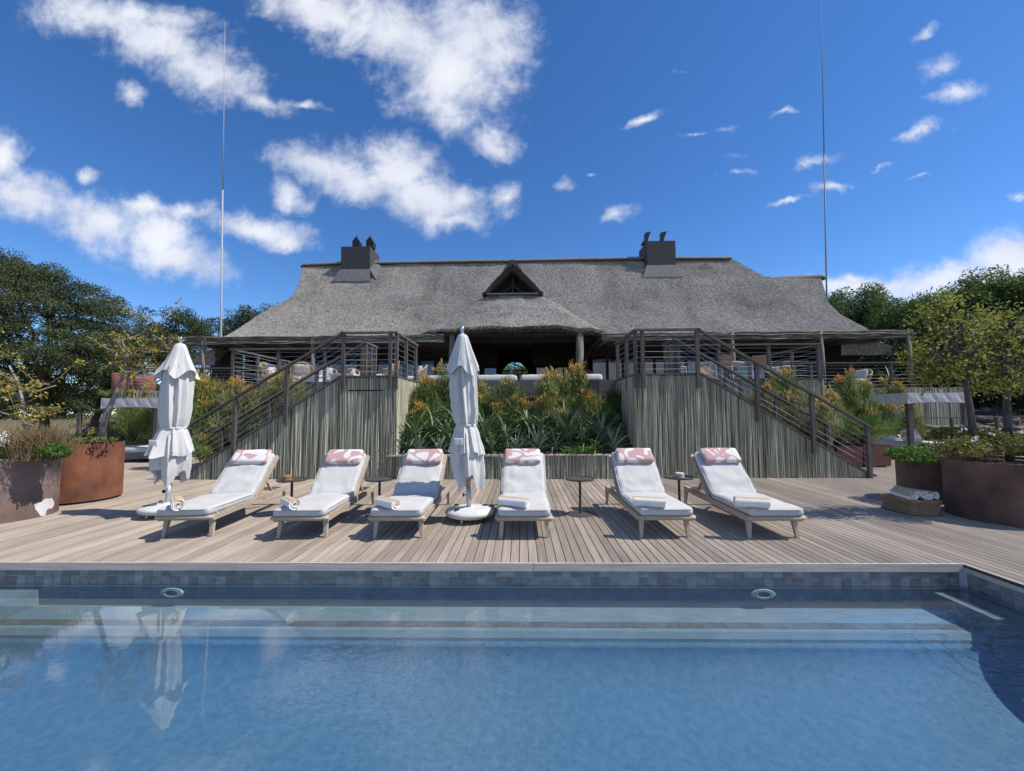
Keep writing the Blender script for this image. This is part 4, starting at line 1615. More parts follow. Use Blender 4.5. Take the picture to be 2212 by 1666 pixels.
# ------------------------------------------------------------------ folded umbrellas
def umbrella(loc, lean, seed, rz, ztop, R_flap, R_body, z_hem, z_tie, z_low, label):
    u = thing('folded_umbrella', (loc[0], loc[1], 0), label, 'umbrella', 'folded white umbrellas on the deck')
    b = MB()
    b.lathe([(0, .055), (.27, .055), (.335, .085), (.352, .12), (.335, .15), (.26, .172), (.12, .186), (.045, .19), (.045, .2), (0, .2)], 48)
    bs = b.build('base', M['base_white'], u, smooth=True, world=False)
    for k, a in enumerate((-1.9, -.6, .9, 2.3)):
        b = MB()
        cx, cy = .25 * math.cos(a), .25 * math.sin(a)
        b.bb(cx - .012, cx + .012, cy - .02, cy + .02, .04, .075)
        b.tube([(cx - .014, cy, .028), (cx + .014, cy, .028)], .028, 12)
        b.build('caster', M['black'] if k % 2 else M['steel_pipe'], bs, world=False)
    for a in (.5, 2.6, 4.0):
        b = MB()
        b.box((.24 * math.cos(a), .24 * math.sin(a), .182), (.07, .035, .02), a)
        b.build('foot_pedal', M['black'], bs, world=False)
    lx, ly = lean
    at = lambda z: Vector((lx * z / ztop, ly * z / ztop, z))
    b = MB()
    b.tube([at(.17), at(.48)], .034, 14)
    pp = b.build('pole_holder', M['steel_pipe'], u, smooth=True, world=False)
    b = MB()
    p = at(.36)
    b.tube([p + Vector((-.03, 0, 0)), p + Vector((-.07, 0, 0))], [.008, .008], 6)
    b.tube([p + Vector((-.065, 0, 0)), p + Vector((-.085, 0, 0))], .026, 8)
    b.build('knob', M['black'], pp, world=False)
    b = MB()
    b.tube([at(.3), at(ztop - .03)], .025, 12)
    b.build('pole', M['pole_wood'], u, smooth=True, world=False)
    b = MB()
    t = at(ztop)
    b.lathe([(.02, -.05), (.03, -.03), (.012, -.015), (.026, .005), (.03, .025), (.02, .05), (0, .065)], 16, t)
    b.build('finial', M['chrome'], u, smooth=True, world=False)

    def layer(name, z_top, hem, prof, amp, nf, seed2, NR=34, NTH=180, thick=.0):
        rows = []
        for i in range(NR + 1):
            v = i / NR
            row = []
            for k in range(NTH):
                th = 2 * pi * k / NTH + rz
                zb = hem(th)
                z = z_top + (zb - z_top) * v
                R = prof(v)
                q = Vector((math.cos(th) * 1.25, math.sin(th) * 1.25, z * .42 + seed2))
                w1 = mnoise.noise(q) * .8
                q2 = Vector((math.cos(th) * 2.6, math.sin(th) * 2.6, z * .55 + seed2 * 1.7))
                f = 1 - abs(math.sin(nf * th * .5 + w1 * 2.2 + .35 * z)) ** .62          # sharp outward folds
                f2 = mnoise.noise(q2)
                f3 = mnoise.noise(Vector((math.cos(th) * 5.5, math.sin(th) * 5.5, z * 1.4 + seed2 * 3)))
                r = R * (1 + amp(v) * (f - .38) + amp(v) * .55 * f2 + amp(v) * .22 * f3)
                c_ = at(z)
                row.append((c_.x + r * math.cos(th), c_.y + r * math.sin(th), z))
            rows.append(row)
        bb_ = MB()
        bb_.grid(rows, closed=True)
        return bb_.build(name, M['umb'], u, smooth=True, world=False, fix=False)

    zt = ztop - .05
    zh = z_hem
    hem1 = lambda th: zh + .15 * (math.sin(2 * th + seed) ** 2 - .5) + .05 * mnoise.noise(Vector((math.cos(th) * 2, math.sin(th) * 2, seed)))
    lerp = lambda pts, v: float(np.interp(v, [p[0] for p in pts], [p[1] for p in pts]))
    layer('top_flap', zt, hem1, lambda v: lerp([(0, .02), (.015, .055), (.1, .08), (.5, R_flap * .60), (1, R_flap)], v), lambda v: .05 + .28 * v, 6, seed * 1.3)
    layer('canopy', zt - .25, lambda th: z_tie, lambda v: lerp([(0, .1), (.12, R_body * .85), (.5, R_body), (.85, R_body * .98), (.96, R_body * .86), (1, R_body * .78)], v), lambda v: .46 - .12 * v, 10, seed * 2.1 + 3)
    hem2 = lambda th: z_tie - .40 + .14 * mnoise.noise(Vector((math.cos(th) * 1.6, math.sin(th) * 1.6, seed + 9)))
    layer('skirt_flap', z_tie + .005, hem2, lambda v: lerp([(0, R_body * .80), (.2, R_body * .98), (.6, R_body * 1.2), (1, R_body * 1.42)], v), lambda v: .18 + .24 * v, 8, seed * 3.3 + 1, NR=18)
    hem3 = lambda th: z_low + .24 * (math.sin(1.5 * th + seed * .7) ** 2) + .05 * mnoise.noise(Vector((math.cos(th) * 3, math.sin(th) * 3, seed + 4)))
    layer('skirt', z_tie - .1, hem3, lambda v: lerp([(0, R_body * .84), (.4, R_body * 1.2), (.75, R_body * 1.24), (1, R_body * 1.1)], v), lambda v: .34 + .12 * v, 6, seed * 4.1 + 2, NR=26)
    b = MB()
    c_ = at(z_tie)
    rows = []
    for z, r in ((-.018, .80), (-.012, .83), (.012, .83), (.018, .80)):
        rows.append([(c_.x + R_body * r * 1.06 * math.cos(2 * pi * k / 40), c_.y + R_body * r * 1.06 * math.sin(2 * pi * k / 40), z_tie + z) for k in range(40)])
    b.grid(rows, closed=True)
    b.build('tie_strap', M['umb'], u, smooth=True, world=False)
    b = MB()
    me = softbox(.13, .10, .014, .006, div=6)
    me.transform(Matrix.Rotation(pi / 2, 4, 'X'))
    o = link_mesh('fabric_tab', me, M['umb'], u, True, world=False)
    o.location = at(z_tie - .22) + Vector((-.08, -R_body * 1.38, 0))
    return u


umbrella((-5.43, 6.33), (.10, 0), 2.0, .4, 2.70, .24, .178, 2.16, 1.33, .46, 'folded white umbrella beside the rusty planters, base half hidden by a lounger')
umbrella((-.75, 6.06), (-.07, -.28), 5.0, 1.3, 2.70, .245, .165, 2.12, 1.36, .42, 'folded white umbrella in the middle of the row, in front of the planted bed')

# ------------------------------------------------------------------ corten planters
def cyl_planter(loc, r, h, m, label, z0=0.0):
    p = thing('round_planter', (loc[0], loc[1], 0), label, 'planter', 'round rusty steel planters')
    b = MB()
    b.lathe([(r - .03, z0), (r, z0), (r, h), (r - .012, h + .002), (r - .014, h - .12)], 72)
    b.build('shell', m, p, smooth=False, world=False)
    b = MB()
    rows = [[((r - .013) * f * math.cos(2 * pi * k / 32), (r - .013) * f * math.sin(2 * pi * k / 32), h - .05 + .03 * (1 - f) + random.uniform(0, .02)) for k in range(32)] for f in (1, .66, .33, .02)]
    b.grid(rows, closed=True)
    b.build('soil', M['soil'], p, world=False)
    if z0:
        b = MB()
        b.lathe([(r - .06, 0), (r - .06, z0 + .02)], 40)
        b.build('plinth', M['black'], p, world=False)
    return p


PLA = [((-7.955, 6.20), .65, .915, 'corten_dull', 'dull brown round planter with a white painted mark low on its side', 0),
       ((-8.09, 7.49), .60, 1.03, 'corten', 'bright rust orange round planter just behind the one with the white mark', .035),
       ((6.99, 6.12), .70, .815, 'corten_brown', 'large brown round planter holding two young trees', 0),
       ((7.08, 7.40), .45, .70, 'corten_brown', 'smaller dark round planter behind the towel basket', 0)]
PL = [cyl_planter(l, r, h, M[m], lab, z0) for l, r, h, m, lab, z0 in PLA]
# white painted silhouette on the first planter
AF = [(285, 1065), (292, 1052), (325, 1046), (350, 1040), (358, 1026), (385, 1013), (412, 1014), (432, 1010), (441, 1026), (450, 1042), (449, 1070), (430, 1095), (404, 1098), (386, 1110), (382, 1135), (376, 1154), (345, 1160), (330, 1150), (312, 1122), (294, 1105)]
(cx, cy), R_ = PLA[0][0], PLA[0][1] + .003


def on_cyl(px, py):
    d = ray(px, py)
    a, bq, c = d.x ** 2 + d.y ** 2, -2 * (d.x * cx + d.y * cy), cx * cx + cy * cy - R_ ** 2
    t = (-bq - math.sqrt(max(0, bq * bq - 4 * a * c))) / (2 * a)
    return EYE + d * t


ctr = on_cyl(368 / 2.082 / 1.8445, (1500 + 1075 / 2.082) / 1.8445)
ring = [on_cyl(x / 2.082 / 1.8445, (1500 + y / 2.082) / 1.8445) for x, y in AF]
b = MB()
mid = []
for p in ring:
    q = (p + ctr) / 2
    v = Vector((q.x - cx, q.y - cy, 0)).normalized() * R_
    mid.append(Vector((cx + v.x, cy + v.y, q.z)))
n = len(ring)
b.add(ring + mid + [ctr], [(k, (k + 1) % n, n + (k + 1) % n, n + k) for k in range(n)] + [(n + k, n + (k + 1) % n, 2 * n) for k in range(n)])
b.build('painted_mark', M['mark'], PL[0])

# cycad boxes: square, slightly tapered
def box_planter(x, y, s, h, label, rz=0):
    p = thing('box_planter', (x, y, 0), label, 'planter', 'square rusty planters with cycads', rz)
    b = MB()
    a, c = s * .46, s * .5
    b.hexa([(-a, -a, .03), (a, -a, .03), (a, a, .03), (-a, a, .03), (-c, -c, h), (c, -c, h), (c, c, h), (-c, c, h)])
    b.build('shell', M['corten_red'], p, world=False)
    b = MB()
    b.bb(-a * .8, a * .8, -a * .8, a * .8, 0, .035)
    b.build('plinth', M['black'], p, world=False)
    b = MB()
    b.bb(-c * .94, c * .94, -c * .94, c * .94, h, h + .02)
    b.build('soil', M['soil'], p, world=False)
    return p


box_planter(9.55, 11.75, .74, .58, 'square rusty planter with a cycad beside the foot of the steps')
box_planter(8.75, 11.65, .70, .56, 'square rusty planter with a cycad seen through the stair railing')

# towel basket
bk = thing('basket', (5.875, 6.49, 0), 'low woven seagrass basket of rolled towels beside the brown planter', 'basket')
b = MB()
rows = []
for z, g in ((0, -.01), (.04, .0), (.2, .005), (.2, -.02), (.06, -.025)):
    rows.append([(sx * (.205 + g), sy * (.235 + g), z) for sx, sy in ((-1, -1), (1, -1), (1, 1), (-1, 1))])
b.grid(rows, closed=True)
b.build('basket_side', M['basket'], bk, world=False)
b = MB()
b.bb(-.19, .19, -.22, .22, .005, .06)
b.build('basket_bottom', M['basket'], bk, world=False)
for z, rr, g in ((.205, .03, .004), (.165, .016, .008), (.055, .016, .006), (.026, .026, .004)):
    b = MB()
    pts = []
    for (x, y) in ((-1, -1), (1, -1), (1, 1), (-1, 1), (-1, -1)):
        pts.append((x * (.205 + g), y * (.235 + g), z))
    dens = []
    for p, q in zip(pts[:-1], pts[1:]):
        for k in range(6):
            f = k / 6
            dens.append((p[0] + (q[0] - p[0]) * f, p[1] + (q[1] - p[1]) * f, z + random.uniform(-.006, .006)))
    dens.append(dens[0])
    b.tube(dens, rr, 7)
    b.build('rim_braid' if z > .1 else 'base_braid', M['basket'], bk, smooth=True, world=False)
WHICH = ['at the open end of the basket, showing its spiral', 'second in the basket, next to the spiral end', 'in the middle of the basket, half unrolled', 'fourth in the basket, with a broad white side', 'against the planter end of the basket, mostly tan']
for i in range(5):
    tw = spiral_towel(20 + i, r=.07, L=.34).build('rolled_towel', [M['towel_white'], M['towel_tan']], None)
    tw.location = (5.745 + i * .068, 6.44 + random.uniform(-.02, .02), .225 + random.uniform(-.015, .03))
    tw.rotation_euler = (random.uniform(-.6, .6), random.uniform(-.1, .1) , math.radians(90 + random.uniform(-12, 12)))
    tag(tw, 'white and tan rolled towel ' + WHICH[i], 'towel', 'rolled towels in the basket')
for i in range(3):
    tw = spiral_towel(30 + i, r=.065, L=.33).build('rolled_towel', [M['towel_white'], M['towel_tan']], None)
    tw.location = (5.775 + i * .1, 6.5, .10)
    tw.rotation_euler = (0, 0, math.radians(90))
    tag(tw, 'white and tan rolled towel mostly hidden in the bottom layer of the basket', 'towel', 'rolled towels in the basket')

# ------------------------------------------------------------------ daybeds with canopies
def daybed(x0, x1, y0, y1, label):
    d = thing('daybed', ((x0 + x1) / 2, (y0 + y1) / 2, 0), label, 'daybed', 'canopied daybeds at the sides of the deck')
    for x in (x0 + .06, x1 - .06):
        for y in (y0 + .06, y1 - .06):
            b = MB()
            b.bb(x - .06, x + .06, y - .06, y + .06, 0, 1.8)
            b.build('post', M['post'], d)
    b = MB()
    zt, zb = 2.06, 1.72
    x0c, x1c, y0c, y1c = x0 - .03, x1 + .03, y0 - .03, y1 + .03
    N = 14
    def side(p, q):
        rows = [[], [], []]
        for k in range(N + 1):
            f = k / N
            x, y = p[0] + (q[0] - p[0]) * f, p[1] + (q[1] - p[1]) * f
            sag = .045 * math.sin(pi * f) ** .7
            rows[0].append((x, y, zt - .01 * math.sin(pi * f)))
            rows[1].append((x + .012 * math.sin(k * 2.4), y + .012 * math.cos(k * 2.1), (zt + zb) / 2))
            rows[2].append((x + .01 * math.sin(k * 1.7), y, zb + sag))
        b.grid(rows)
    cs = [(x0c, y0c), (x1c, y0c), (x1c, y1c), (x0c, y1c)]
    for k in range(4):
        side(cs[k], cs[(k + 1) % 4])
    b.grid([[(x0c + (x1c - x0c) * i / 6, y0c + (y1c - y0c) * j / 6, zt - .05 * math.sin(pi * i / 6) * math.sin(pi * j / 6)) for i in range(7)] for j in range(7)])
    b.build('canopy', M['grey_fab'], d, smooth=False, fix=False)
    b = MB()
    b.bb(x0 + .02, x1 - .02, y0 + .02, y1 - .02, .12, .30)
    b.build('bed_base', M['post'], d)
    me = softbox(x1 - x0 - .16, y1 - y0 - .16, .18, .06, wr=.01, seed=x0, div=16, puff=.02)
    o = link_mesh('mattress', me, M['mattress'], d, True, world=False)
    o.location = (0, 0, .30)
    me = softbox(x1 - x0 - .3, .22, .22, .1, wr=.008, seed=x0, div=14)
    o = link_mesh('bolster', me, M['mattress'], d, True, world=False)
    o.location = (0, (y1 - y0) / 2 - .28, .47)
    return d


daybed(-13.4, -11.6, 13.0, 14.9, 'canopied daybed behind the rust orange planter and leaning tree')
daybed(11.9, 13.7, 13.0, 14.9, 'canopied daybed behind the cycads with a patterned pillow on it')
me = softbox(.52, .46, .16, .07, wr=.01, seed=3, div=14, puff=.03)
me.transform(Matrix.Rotation(math.radians(62), 4, 'X'))
o = link_mesh('throw_pillow', me, M['print'], None, True)
o.location = (12.25, 13.45, .66)
tag(o, 'patterned throw pillow propped on the canopied daybed', 'pillow')

# ------------------------------------------------------------------ terrace furniture
def wicker_chair(x, y, rz, label, arms=True):
    c = thing('wicker_chair', (x, y, TZ), label, 'chair', 'wicker armchairs on the terrace', rz)
    b = MB()
    n = 22
    top = []
    for k in range(n + 1):
        a = pi * (-.12 + 1.24 * k / n)
        px, py = .40 * math.cos(a), .12 + .34 * math.sin(a)
        zt = .58 + .30 * max(0, math.sin(a)) ** 1.3
        b.tube([(px * .82, py * .82, .30), (px, py, (.3 + zt) / 2), (px * 1.06, py * 1.06, zt)], .011, 4)
        top.append((px * 1.06, py * 1.06, zt))
    for f in (.4, .7):
        b.tube([(p[0] * (.88 + .1 * f), p[1] * (.88 + .1 * f), .30 + (p[2] - .3) * f) for p in top], .008, 4)
    b.build('woven_back', M['wicker'], c, world=False)['kind'] = 'stuff'
    b = MB()
    b.tube(top, .026, 6)
    b.build('rim', M['wicker'], c, smooth=True, world=False)
    b = MB()
    b.box((0, .02, .27), (.66, .62, .08))
    b.build('seat', M['wicker'], c, world=False)
    me = softbox(.58, .56, .12, .05, div=10, puff=.02)
    o = link_mesh('cushion', me, M['cush'], c, True, world=False)
    o.location = (0, .0, .31)
    me = softbox(.5, .4, .14, .06, div=10, puff=.02)
    me.transform(Matrix.Rotation(math.radians(75), 4, 'X'))
    o = link_mesh('back_cushion', me, M['cush'], c, True, world=False)
    o.location = (0, .26, .62)
    for sx in (-1, 1):
        for yy in (-.25, .27):
            b = MB()
            b.tube([(sx * .29, yy, 0), (sx * .27, yy * .95, .25)], [.018, .024], 6)
            b.build('leg', M['wicker'], c, world=False)
    return c


for px, Y_, rz, lab in ((597, 14.0, 1.5, 'wicker armchair seen from its side, furthest along towards the acacias'), (650, 14.4, -2.6, 'wicker armchair with its woven back to the pool beside the pergola post'),
                        (700, 15.2, .2, 'wicker armchair facing the pool behind the stair rail'), (748, 15.6, 0, 'wicker armchair behind the clay bowl'),
                        (830, 14.0, -1.4, 'high wicker armchair at the end of the seating group above the hatch door'), (893, 15.0, -1.2, 'wicker chair near the porch column behind the landing corner'),
                        (1853, 17.9, -1.3, 'wicker armchair alone on the set back deck by the stone bank')):
    p = W(px, 820, Y_)
    wicker_chair(p.x, Y_, rz, lab)
for px, Y_, w_, h_, lab in ((616, 12.9, .9, .30, 'low pale block table in front of the side on armchair'), (676, 13.2, .55, .36, 'small pale block table by the pergola post'), (744, 12.6, .75, .34, 'pale block table carrying the clay bowl')):
    p = W(px, 820, Y_)
    t_ = thing('low_table', (p.x, Y_, TZ), lab, 'table', 'low tables on the terrace')
    b = MB()
    b.box((0, 0, h_ - .03), (w_, w_ * .7, .06))
    b.build('table_top', M['mattress'], t_, world=False)
    b = MB()
    b.box((0, 0, (h_ - .06) / 2), (w_ * .9, w_ * .6, h_ - .06))
    b.build('table_body', M['mattress'], t_, world=False)
    if px == 744:
        b = MB()
        b.lathe([(0, 0), (.1, 0), (.19, .06), (.22, .15), (.2, .15), (.17, .07), (0, .03)], 24)
        o = b.build('bowl', M['bowl'], None, smooth=True)
        o.location = (p.x, Y_, TZ + h_ + .001)
        tag(o, 'dark clay bowl on the pale block table above the hatch door', 'bowl')
# dining set
p = W(1550, 820, 14.3)
tt = thing('dining_table', (p.x, 14.3, TZ), 'round dining table on the terrace behind the stair rail', 'table')
b = MB()
b.lathe([(0, .70), (.8, .70), (.82, .72), (.82, .745), (.8, .75), (0, .75)], 40)
b.build('table_top', M['mattress'], tt, world=False)
b = MB()
b.lathe([(.3, 0), (.3, .03), (.06, .06), (.06, .7)], 20)
b.build('pedestal', M['white_metal'], tt, world=False)


def dining_chair(x, y, rz, label):
    c = thing('dining_chair', (x, y, TZ), label, 'chair', 'sling dining chairs on the terrace', rz)
    for sx in (-1, 1):
        b = MB()
        b.tube([(sx * .25, -.24, 0), (sx * .24, -.2, .62), (sx * .24, .2, .64), (sx * .25, .3, 0)], .016, 6)
        b.build('side_frame', M['white_metal'], c, world=False)
    b = MB()
    b.grid([[(sx * .22, y_, z_) for sx in (-1, -.3, .3, 1)] for y_, z_ in ((-.22, .45), (0, .43), (.18, .44))])
    b.build('seat', M['tan_sling'], c, world=False)
    b = MB()
    rows = [[(sx * .235, .18 + .12 * f + .03 * (1 - abs(sx)), .42 + .46 * f) for sx in (-1, -.5, 0, .5, 1)] for f in (0, .33, .66, 1)]
    b.grid(rows)
    b.grid([[(q[0], q[1] + .02, q[2]) for q in r] for r in rows])
    b.grid([rows[-1], [(q[0], q[1] + .02, q[2]) for q in rows[-1]]])
    b.build('backrest', M['tan_sling'], c, world=False)


for px, Y_, rz, lab in ((1463, 14.2, 1.6, 'sling dining chair on the hatch side of the round table, seen side on'), (1558, 13.2, pi, 'sling dining chair with its tan back to the pool, directly before the round table'),
                        (1646, 13.4, 2.6, 'sling dining chair with its tan back turned, between table and corner rail'), (1684, 14.4, -1.6, 'sling dining chair side on at the corner rail end of the round table'),
                        (1530, 15.6, 0, 'sling dining chair facing the pool behind the round table')):
    q = W(px, 820, Y_)
    dining_chair(q.x, Y_, rz, lab)
# back cushions of the built in sofa at the terrace edge
for x0, x1, lab in ((-2.75, -1.45, 'long white sofa cushion partly behind the umbrella top'), (-1.28, -.1, 'long white sofa cushion just beside the middle umbrella'), (-.02, 1.2, 'long white sofa cushion half hidden by the tall orange tipped shrub'), (1.28, 2.35, 'long white sofa cushion beside the landing corner')):
    me = softbox(x1 - x0, .2, .22, .08, wr=.012, seed=x0, div=18, puff=.02)
    me.transform(Matrix.Rotation(-.2, 4, 'X'))
    o = link_mesh('sofa_cushion', me, M['cush'], None, True)
    o.location = ((x0 + x1) / 2, 11.92, TZ - .02)
    tag(o, lab, 'cushion', 'white sofa cushions on the terrace edge')
# corten pots on the far deck
for px, h_, lab in ((264, .9, 'tall rusty terrace pot behind the leaning tree'), (314, .8, 'tall rusty terrace pot behind the white umbrella')):
    q = W(px, 840, 17.4)
    p_ = thing('terrace_pot', (q.x, 17.4, TZ), lab, 'planter', 'rusty pots on the set back deck')
    b = MB()
    b.lathe([(.30, 0), (.34, .2), (.36, h_), (.33, h_), (.32, h_ - .1), (0, h_ - .08)], 28)
    b.build('pot', M['corten_red'], p_, smooth=True, world=False)
# handrail and fence pieces at the sides
q = W(170, 940, 15.0)
hr = thing('handrail', (q.x, 15.0, 0), 'short sloping handrail with a post at the deck steps by the acacias', 'handrail')
b = MB()
b.bb(q.x - .06, q.x + .06, 14.95, 15.05, -.3, 1.55)
b.build('post', M['post'], hr)
b = MB()
b.beam((q.x - .3, 15.0, 1.52), (q.x + 1.2, 15.0, 1.8), .08, .05)
b.build('rail', M['rail'], hr)
fr_ = thing('wire_fence', (13.9, 15.4, .3), 'low post and wire fence in front of the stone bank', 'fence')
for k in range(5):
    b = MB()
    b.bb(14.0 + k * 1.6 - .04, 14.0 + k * 1.6 + .04, 15.36, 15.44, 0, 1.22)
    b.build('post', M['post'], fr_)
b = MB()
b.beam((13.9, 15.4, 1.22), (20.6, 15.4, 1.3), .06, .04)
b.build('rail', M['rail'], fr_)
for k in range(1):
    b = MB()
    b.tube([(13.9, 15.4, .7 + k * .28), (20.6, 15.4, .45 + k * .28)], .006, 4)
    b.build('wire', M['cable'], fr_)
# ------------------------------------------------------------------ trees
def sphere_pts(n, shell=.5):
    p = unit(rng.normal(size=(n, 3)))
    r = rng.uniform(shell, 1, size=(n, 1)) ** .6
    return p * r


def limb(b, p, q, r0, r1, wob=.12, n=6, seg=5, rise=.0):
    p, q = np.array(p, float), np.array(q, float)
    L = np.linalg.norm(q - p)
    off = rng.normal(size=(seg + 1, 3)) * wob * L / seg
    off[0] = 0
    off[-1] = 0
    pts, rad = [], []
    for i in range(seg + 1):
        f = i / seg
        c = p + (q - p) * f + off[i] + np.array([0, 0, rise * L * math.sin(pi * f)])
        pts.append(tuple(c))
        rad.append(r0 + (r1 - r0) * f)
    b.tube(pts, rad, n)
    return pts


def tree(name, label, base, lobes, leaf, bark=None, tr=.2, nclump=60, per=160, cr=.6, flat=.55, lsize=.1, lw=.5, group=None, forks=7, shell=.25, fork_h=.35, top_light=True, parts=True):
    """lobes: (x, y, z, rx, ry, rz) ellipsoids that the crown's leaf clumps fill"""
    t = thing(name, base, label, 'tree', group)
    lob = np.array(lobes, float)
    vol = (lob[:, 3] * lob[:, 4] * lob[:, 5]) ** .66
    pick = rng.choice(len(lob), size=nclump, p=vol / vol.sum())
    cc = lob[pick, :3] + sphere_pts(nclump, shell) * lob[pick, 3:]
    sizes = cr * rng.uniform(.55, 1.25, size=nclump)
    cnt = np.maximum(8, (per * (sizes / cr) ** 2).astype(int))
    idx = np.repeat(np.arange(nclump), cnt)
    n = len(idx)
    d = rng.normal(size=(n, 3))
    d = unit(d) * rng.uniform(.15, 1, size=(n, 1)) ** .45
    pos = cc[idx] + d * sizes[idx, None] * np.array([1, 1, flat]) + rng.normal(size=(n, 3)) * cr * .06
    u = unit(d * np.array([1, 1, .4]) + rng.normal(size=(n, 3)) * .7)
    vs, fs = leaf_geo(pos, u, lsize * rng.uniform(.6, 1.4, n), lsize * lw * rng.uniform(.7, 1.3, n))
    # twig sprays poking out of the clumps
    np_mesh('crown', vs, fs, leaf, t)['kind'] = 'stuff'
    b = MB()
    base = np.array(base, float)
    ctr = lob[:, :3].mean(0)
    top = base + (ctr - base) * fork_h
    top[2] = base[2] + (lob[:, 2].mean() - base[2]) * fork_h
    limb(b, base - np.array([0, 0, .2]), top, tr, tr * .72, .1, 9, 5)
    far = rng.choice(nclump, size=min(nclump, forks * 3), replace=False)
    mains = []
    for k in far[:forks]:
        q = top + (cc[k] - top) * .6
        pts = limb(b, top, q, tr * .55, tr * .25, .16, 6, 5, .05)
        mains.append(q)
        limb(b, q, cc[k], tr * .25, tr * .08, .16, 5, 3)
    for k in far[forks:]:
        m = min(mains, key=lambda a: np.linalg.norm(a - cc[k]))
        limb(b, m, cc[k], tr * .2, tr * .06, .16, 5, 4)
    b.build('trunk', bark or M['bark'], t, smooth=True, fix=False)
    return t


def lobe(px, py, rx, ry, Y, dy=1.0):
    """crown lobe seen around a place in the photograph, given its distance"""
    p = W(px, py, Y)
    s = Y / FPX
    return (p.x, Y, p.z, rx * s, max(rx, ry) * s * dy, ry * s)


def base_at(px, Y, z):
    return (W(px, 900, Y).x, Y, z)


AC = 'acacias beside the deck'
tree('acacia_tree', 'largest dark acacia, its crown rising highest beside the deck', base_at(95, 20, .1),
     [lobe(100, 640, 110, 80, 20), lobe(40, 610, 60, 55, 20), lobe(20, 585, 70, 35, 20), lobe(75, 595, 60, 35, 20), lobe(170, 680, 90, 75, 19.5), lobe(90, 750, 120, 80, 19.5), lobe(190, 770, 90, 60, 19), lobe(60, 820, 80, 40, 19.5), lobe(135, 625, 60, 42, 20), lobe(120, 850, 70, 25, 20), lobe(200, 840, 60, 30, 20.5)],
     M['acacia'], tr=.22, nclump=370, per=210, cr=.62, flat=.42, lsize=.11, lw=.42, group=AC, forks=10, shell=.2, fork_h=.3)
tree('acacia_tree', 'dark acacia at the picture edge beyond the marked planter', base_at(-30, 17, .0),
     [lobe(-40, 650, 80, 90, 17.5), lobe(-20, 760, 90, 80, 17.5), lobe(-70, 700, 80, 100, 17)],
     M['acacia'], tr=.2, nclump=130, per=200, cr=.6, flat=.42, lsize=.11, lw=.42, group=AC, forks=8, shell=.2, fork_h=.3)
tree('acacia_tree', 'dark acacia whose crown slopes down behind the leaning tree and umbrella', base_at(190, 22, .2),
     [lobe(245, 700, 75, 60, 22), lobe(290, 745, 85, 60, 22), lobe(220, 790, 80, 60, 22), lobe(330, 790, 75, 60, 22), lobe(255, 830, 80, 40, 22)],
     M['acacia'], tr=.22, nclump=230, per=200, cr=.62, flat=.42, lsize=.115, lw=.42, group=AC, forks=9, shell=.2, fork_h=.3)
FT = 'trees behind the lodge'
tree('leafy_tree', 'rounded tree behind the pergola end next to the lightning mast', base_at(372, 32, .6), [lobe(372, 708, 58, 55, 32), lobe(350, 745, 60, 45, 32), lobe(410, 745, 50, 40, 32)],
     M['far_leaf'], tr=.25, nclump=150, per=150, cr=.75, flat=.6, lsize=.17, group=FT)
tree('leafy_tree', 'low tree crown around the foot of the mast by the acacias', base_at(455, 36, .6), [lobe(465, 722, 45, 32, 36), lobe(430, 735, 30, 30, 36), lobe(430, 795, 60, 42, 36), lobe(500, 800, 50, 40, 36)],
     M['far_leaf'], tr=.25, nclump=90, per=140, cr=.75, flat=.6, lsize=.18, group=FT)
tree('leafy_tree', 'tree crown showing over the sloping end of the thatch', base_at(550, 38, .6), [lobe(550, 700, 42, 42, 38), lobe(520, 715, 35, 40, 38), lobe(590, 700, 40, 40, 38)],
     M['far_leaf'], tr=.25, nclump=110, per=140, cr=.8, flat=.6, lsize=.18, group=FT)
tree('leafy_tree', 'tree seen through the rear window of the lodge', base_at(1112, 44, .8), [lobe(1112, 812, 42, 22, 44), lobe(1085, 815, 40, 22, 44), lobe(1145, 808, 40, 22, 44)],
     M['broad'], tr=.25, nclump=90, per=140, cr=.9, flat=.7, lsize=.2, group=FT)
BT = 'trees above the stone bank'
for lab, bx, Y_, lobs, n in (
        ('bushy green tree just behind the stepped end of the thatch', 1850, 31, [(1845, 668, 55, 48), (1815, 690, 40, 50), (1880, 690, 55, 60), (1850, 730, 75, 40)], 260),
        ('bushy green tree between the thatch end and the yellow leaved trees', 1950, 28, [(1945, 690, 62, 52), (1990, 700, 60, 60), (1930, 740, 70, 50)], 260),
        ('tall green tree standing highest above the bank', 2120, 25, [(2120, 650, 70, 62), (2060, 680, 60, 50), (2170, 645, 70, 65), (2100, 740, 110, 70)], 330),
        ('green tree at the picture edge above the bank', 2230, 24, [(2225, 640, 70, 60), (2260, 690, 80, 90), (2200, 740, 80, 70)], 200)):
    tree('bank_tree', lab, base_at(bx, Y_, 2.0), [lobe(a, c, d, e, Y_) for a, c, d, e in lobs], M['broad'], tr=.22, nclump=n, per=150, cr=.62, flat=.7, lsize=.15, lw=.55, group=BT, forks=8)
US = 'dark shrubs under the bank trees'
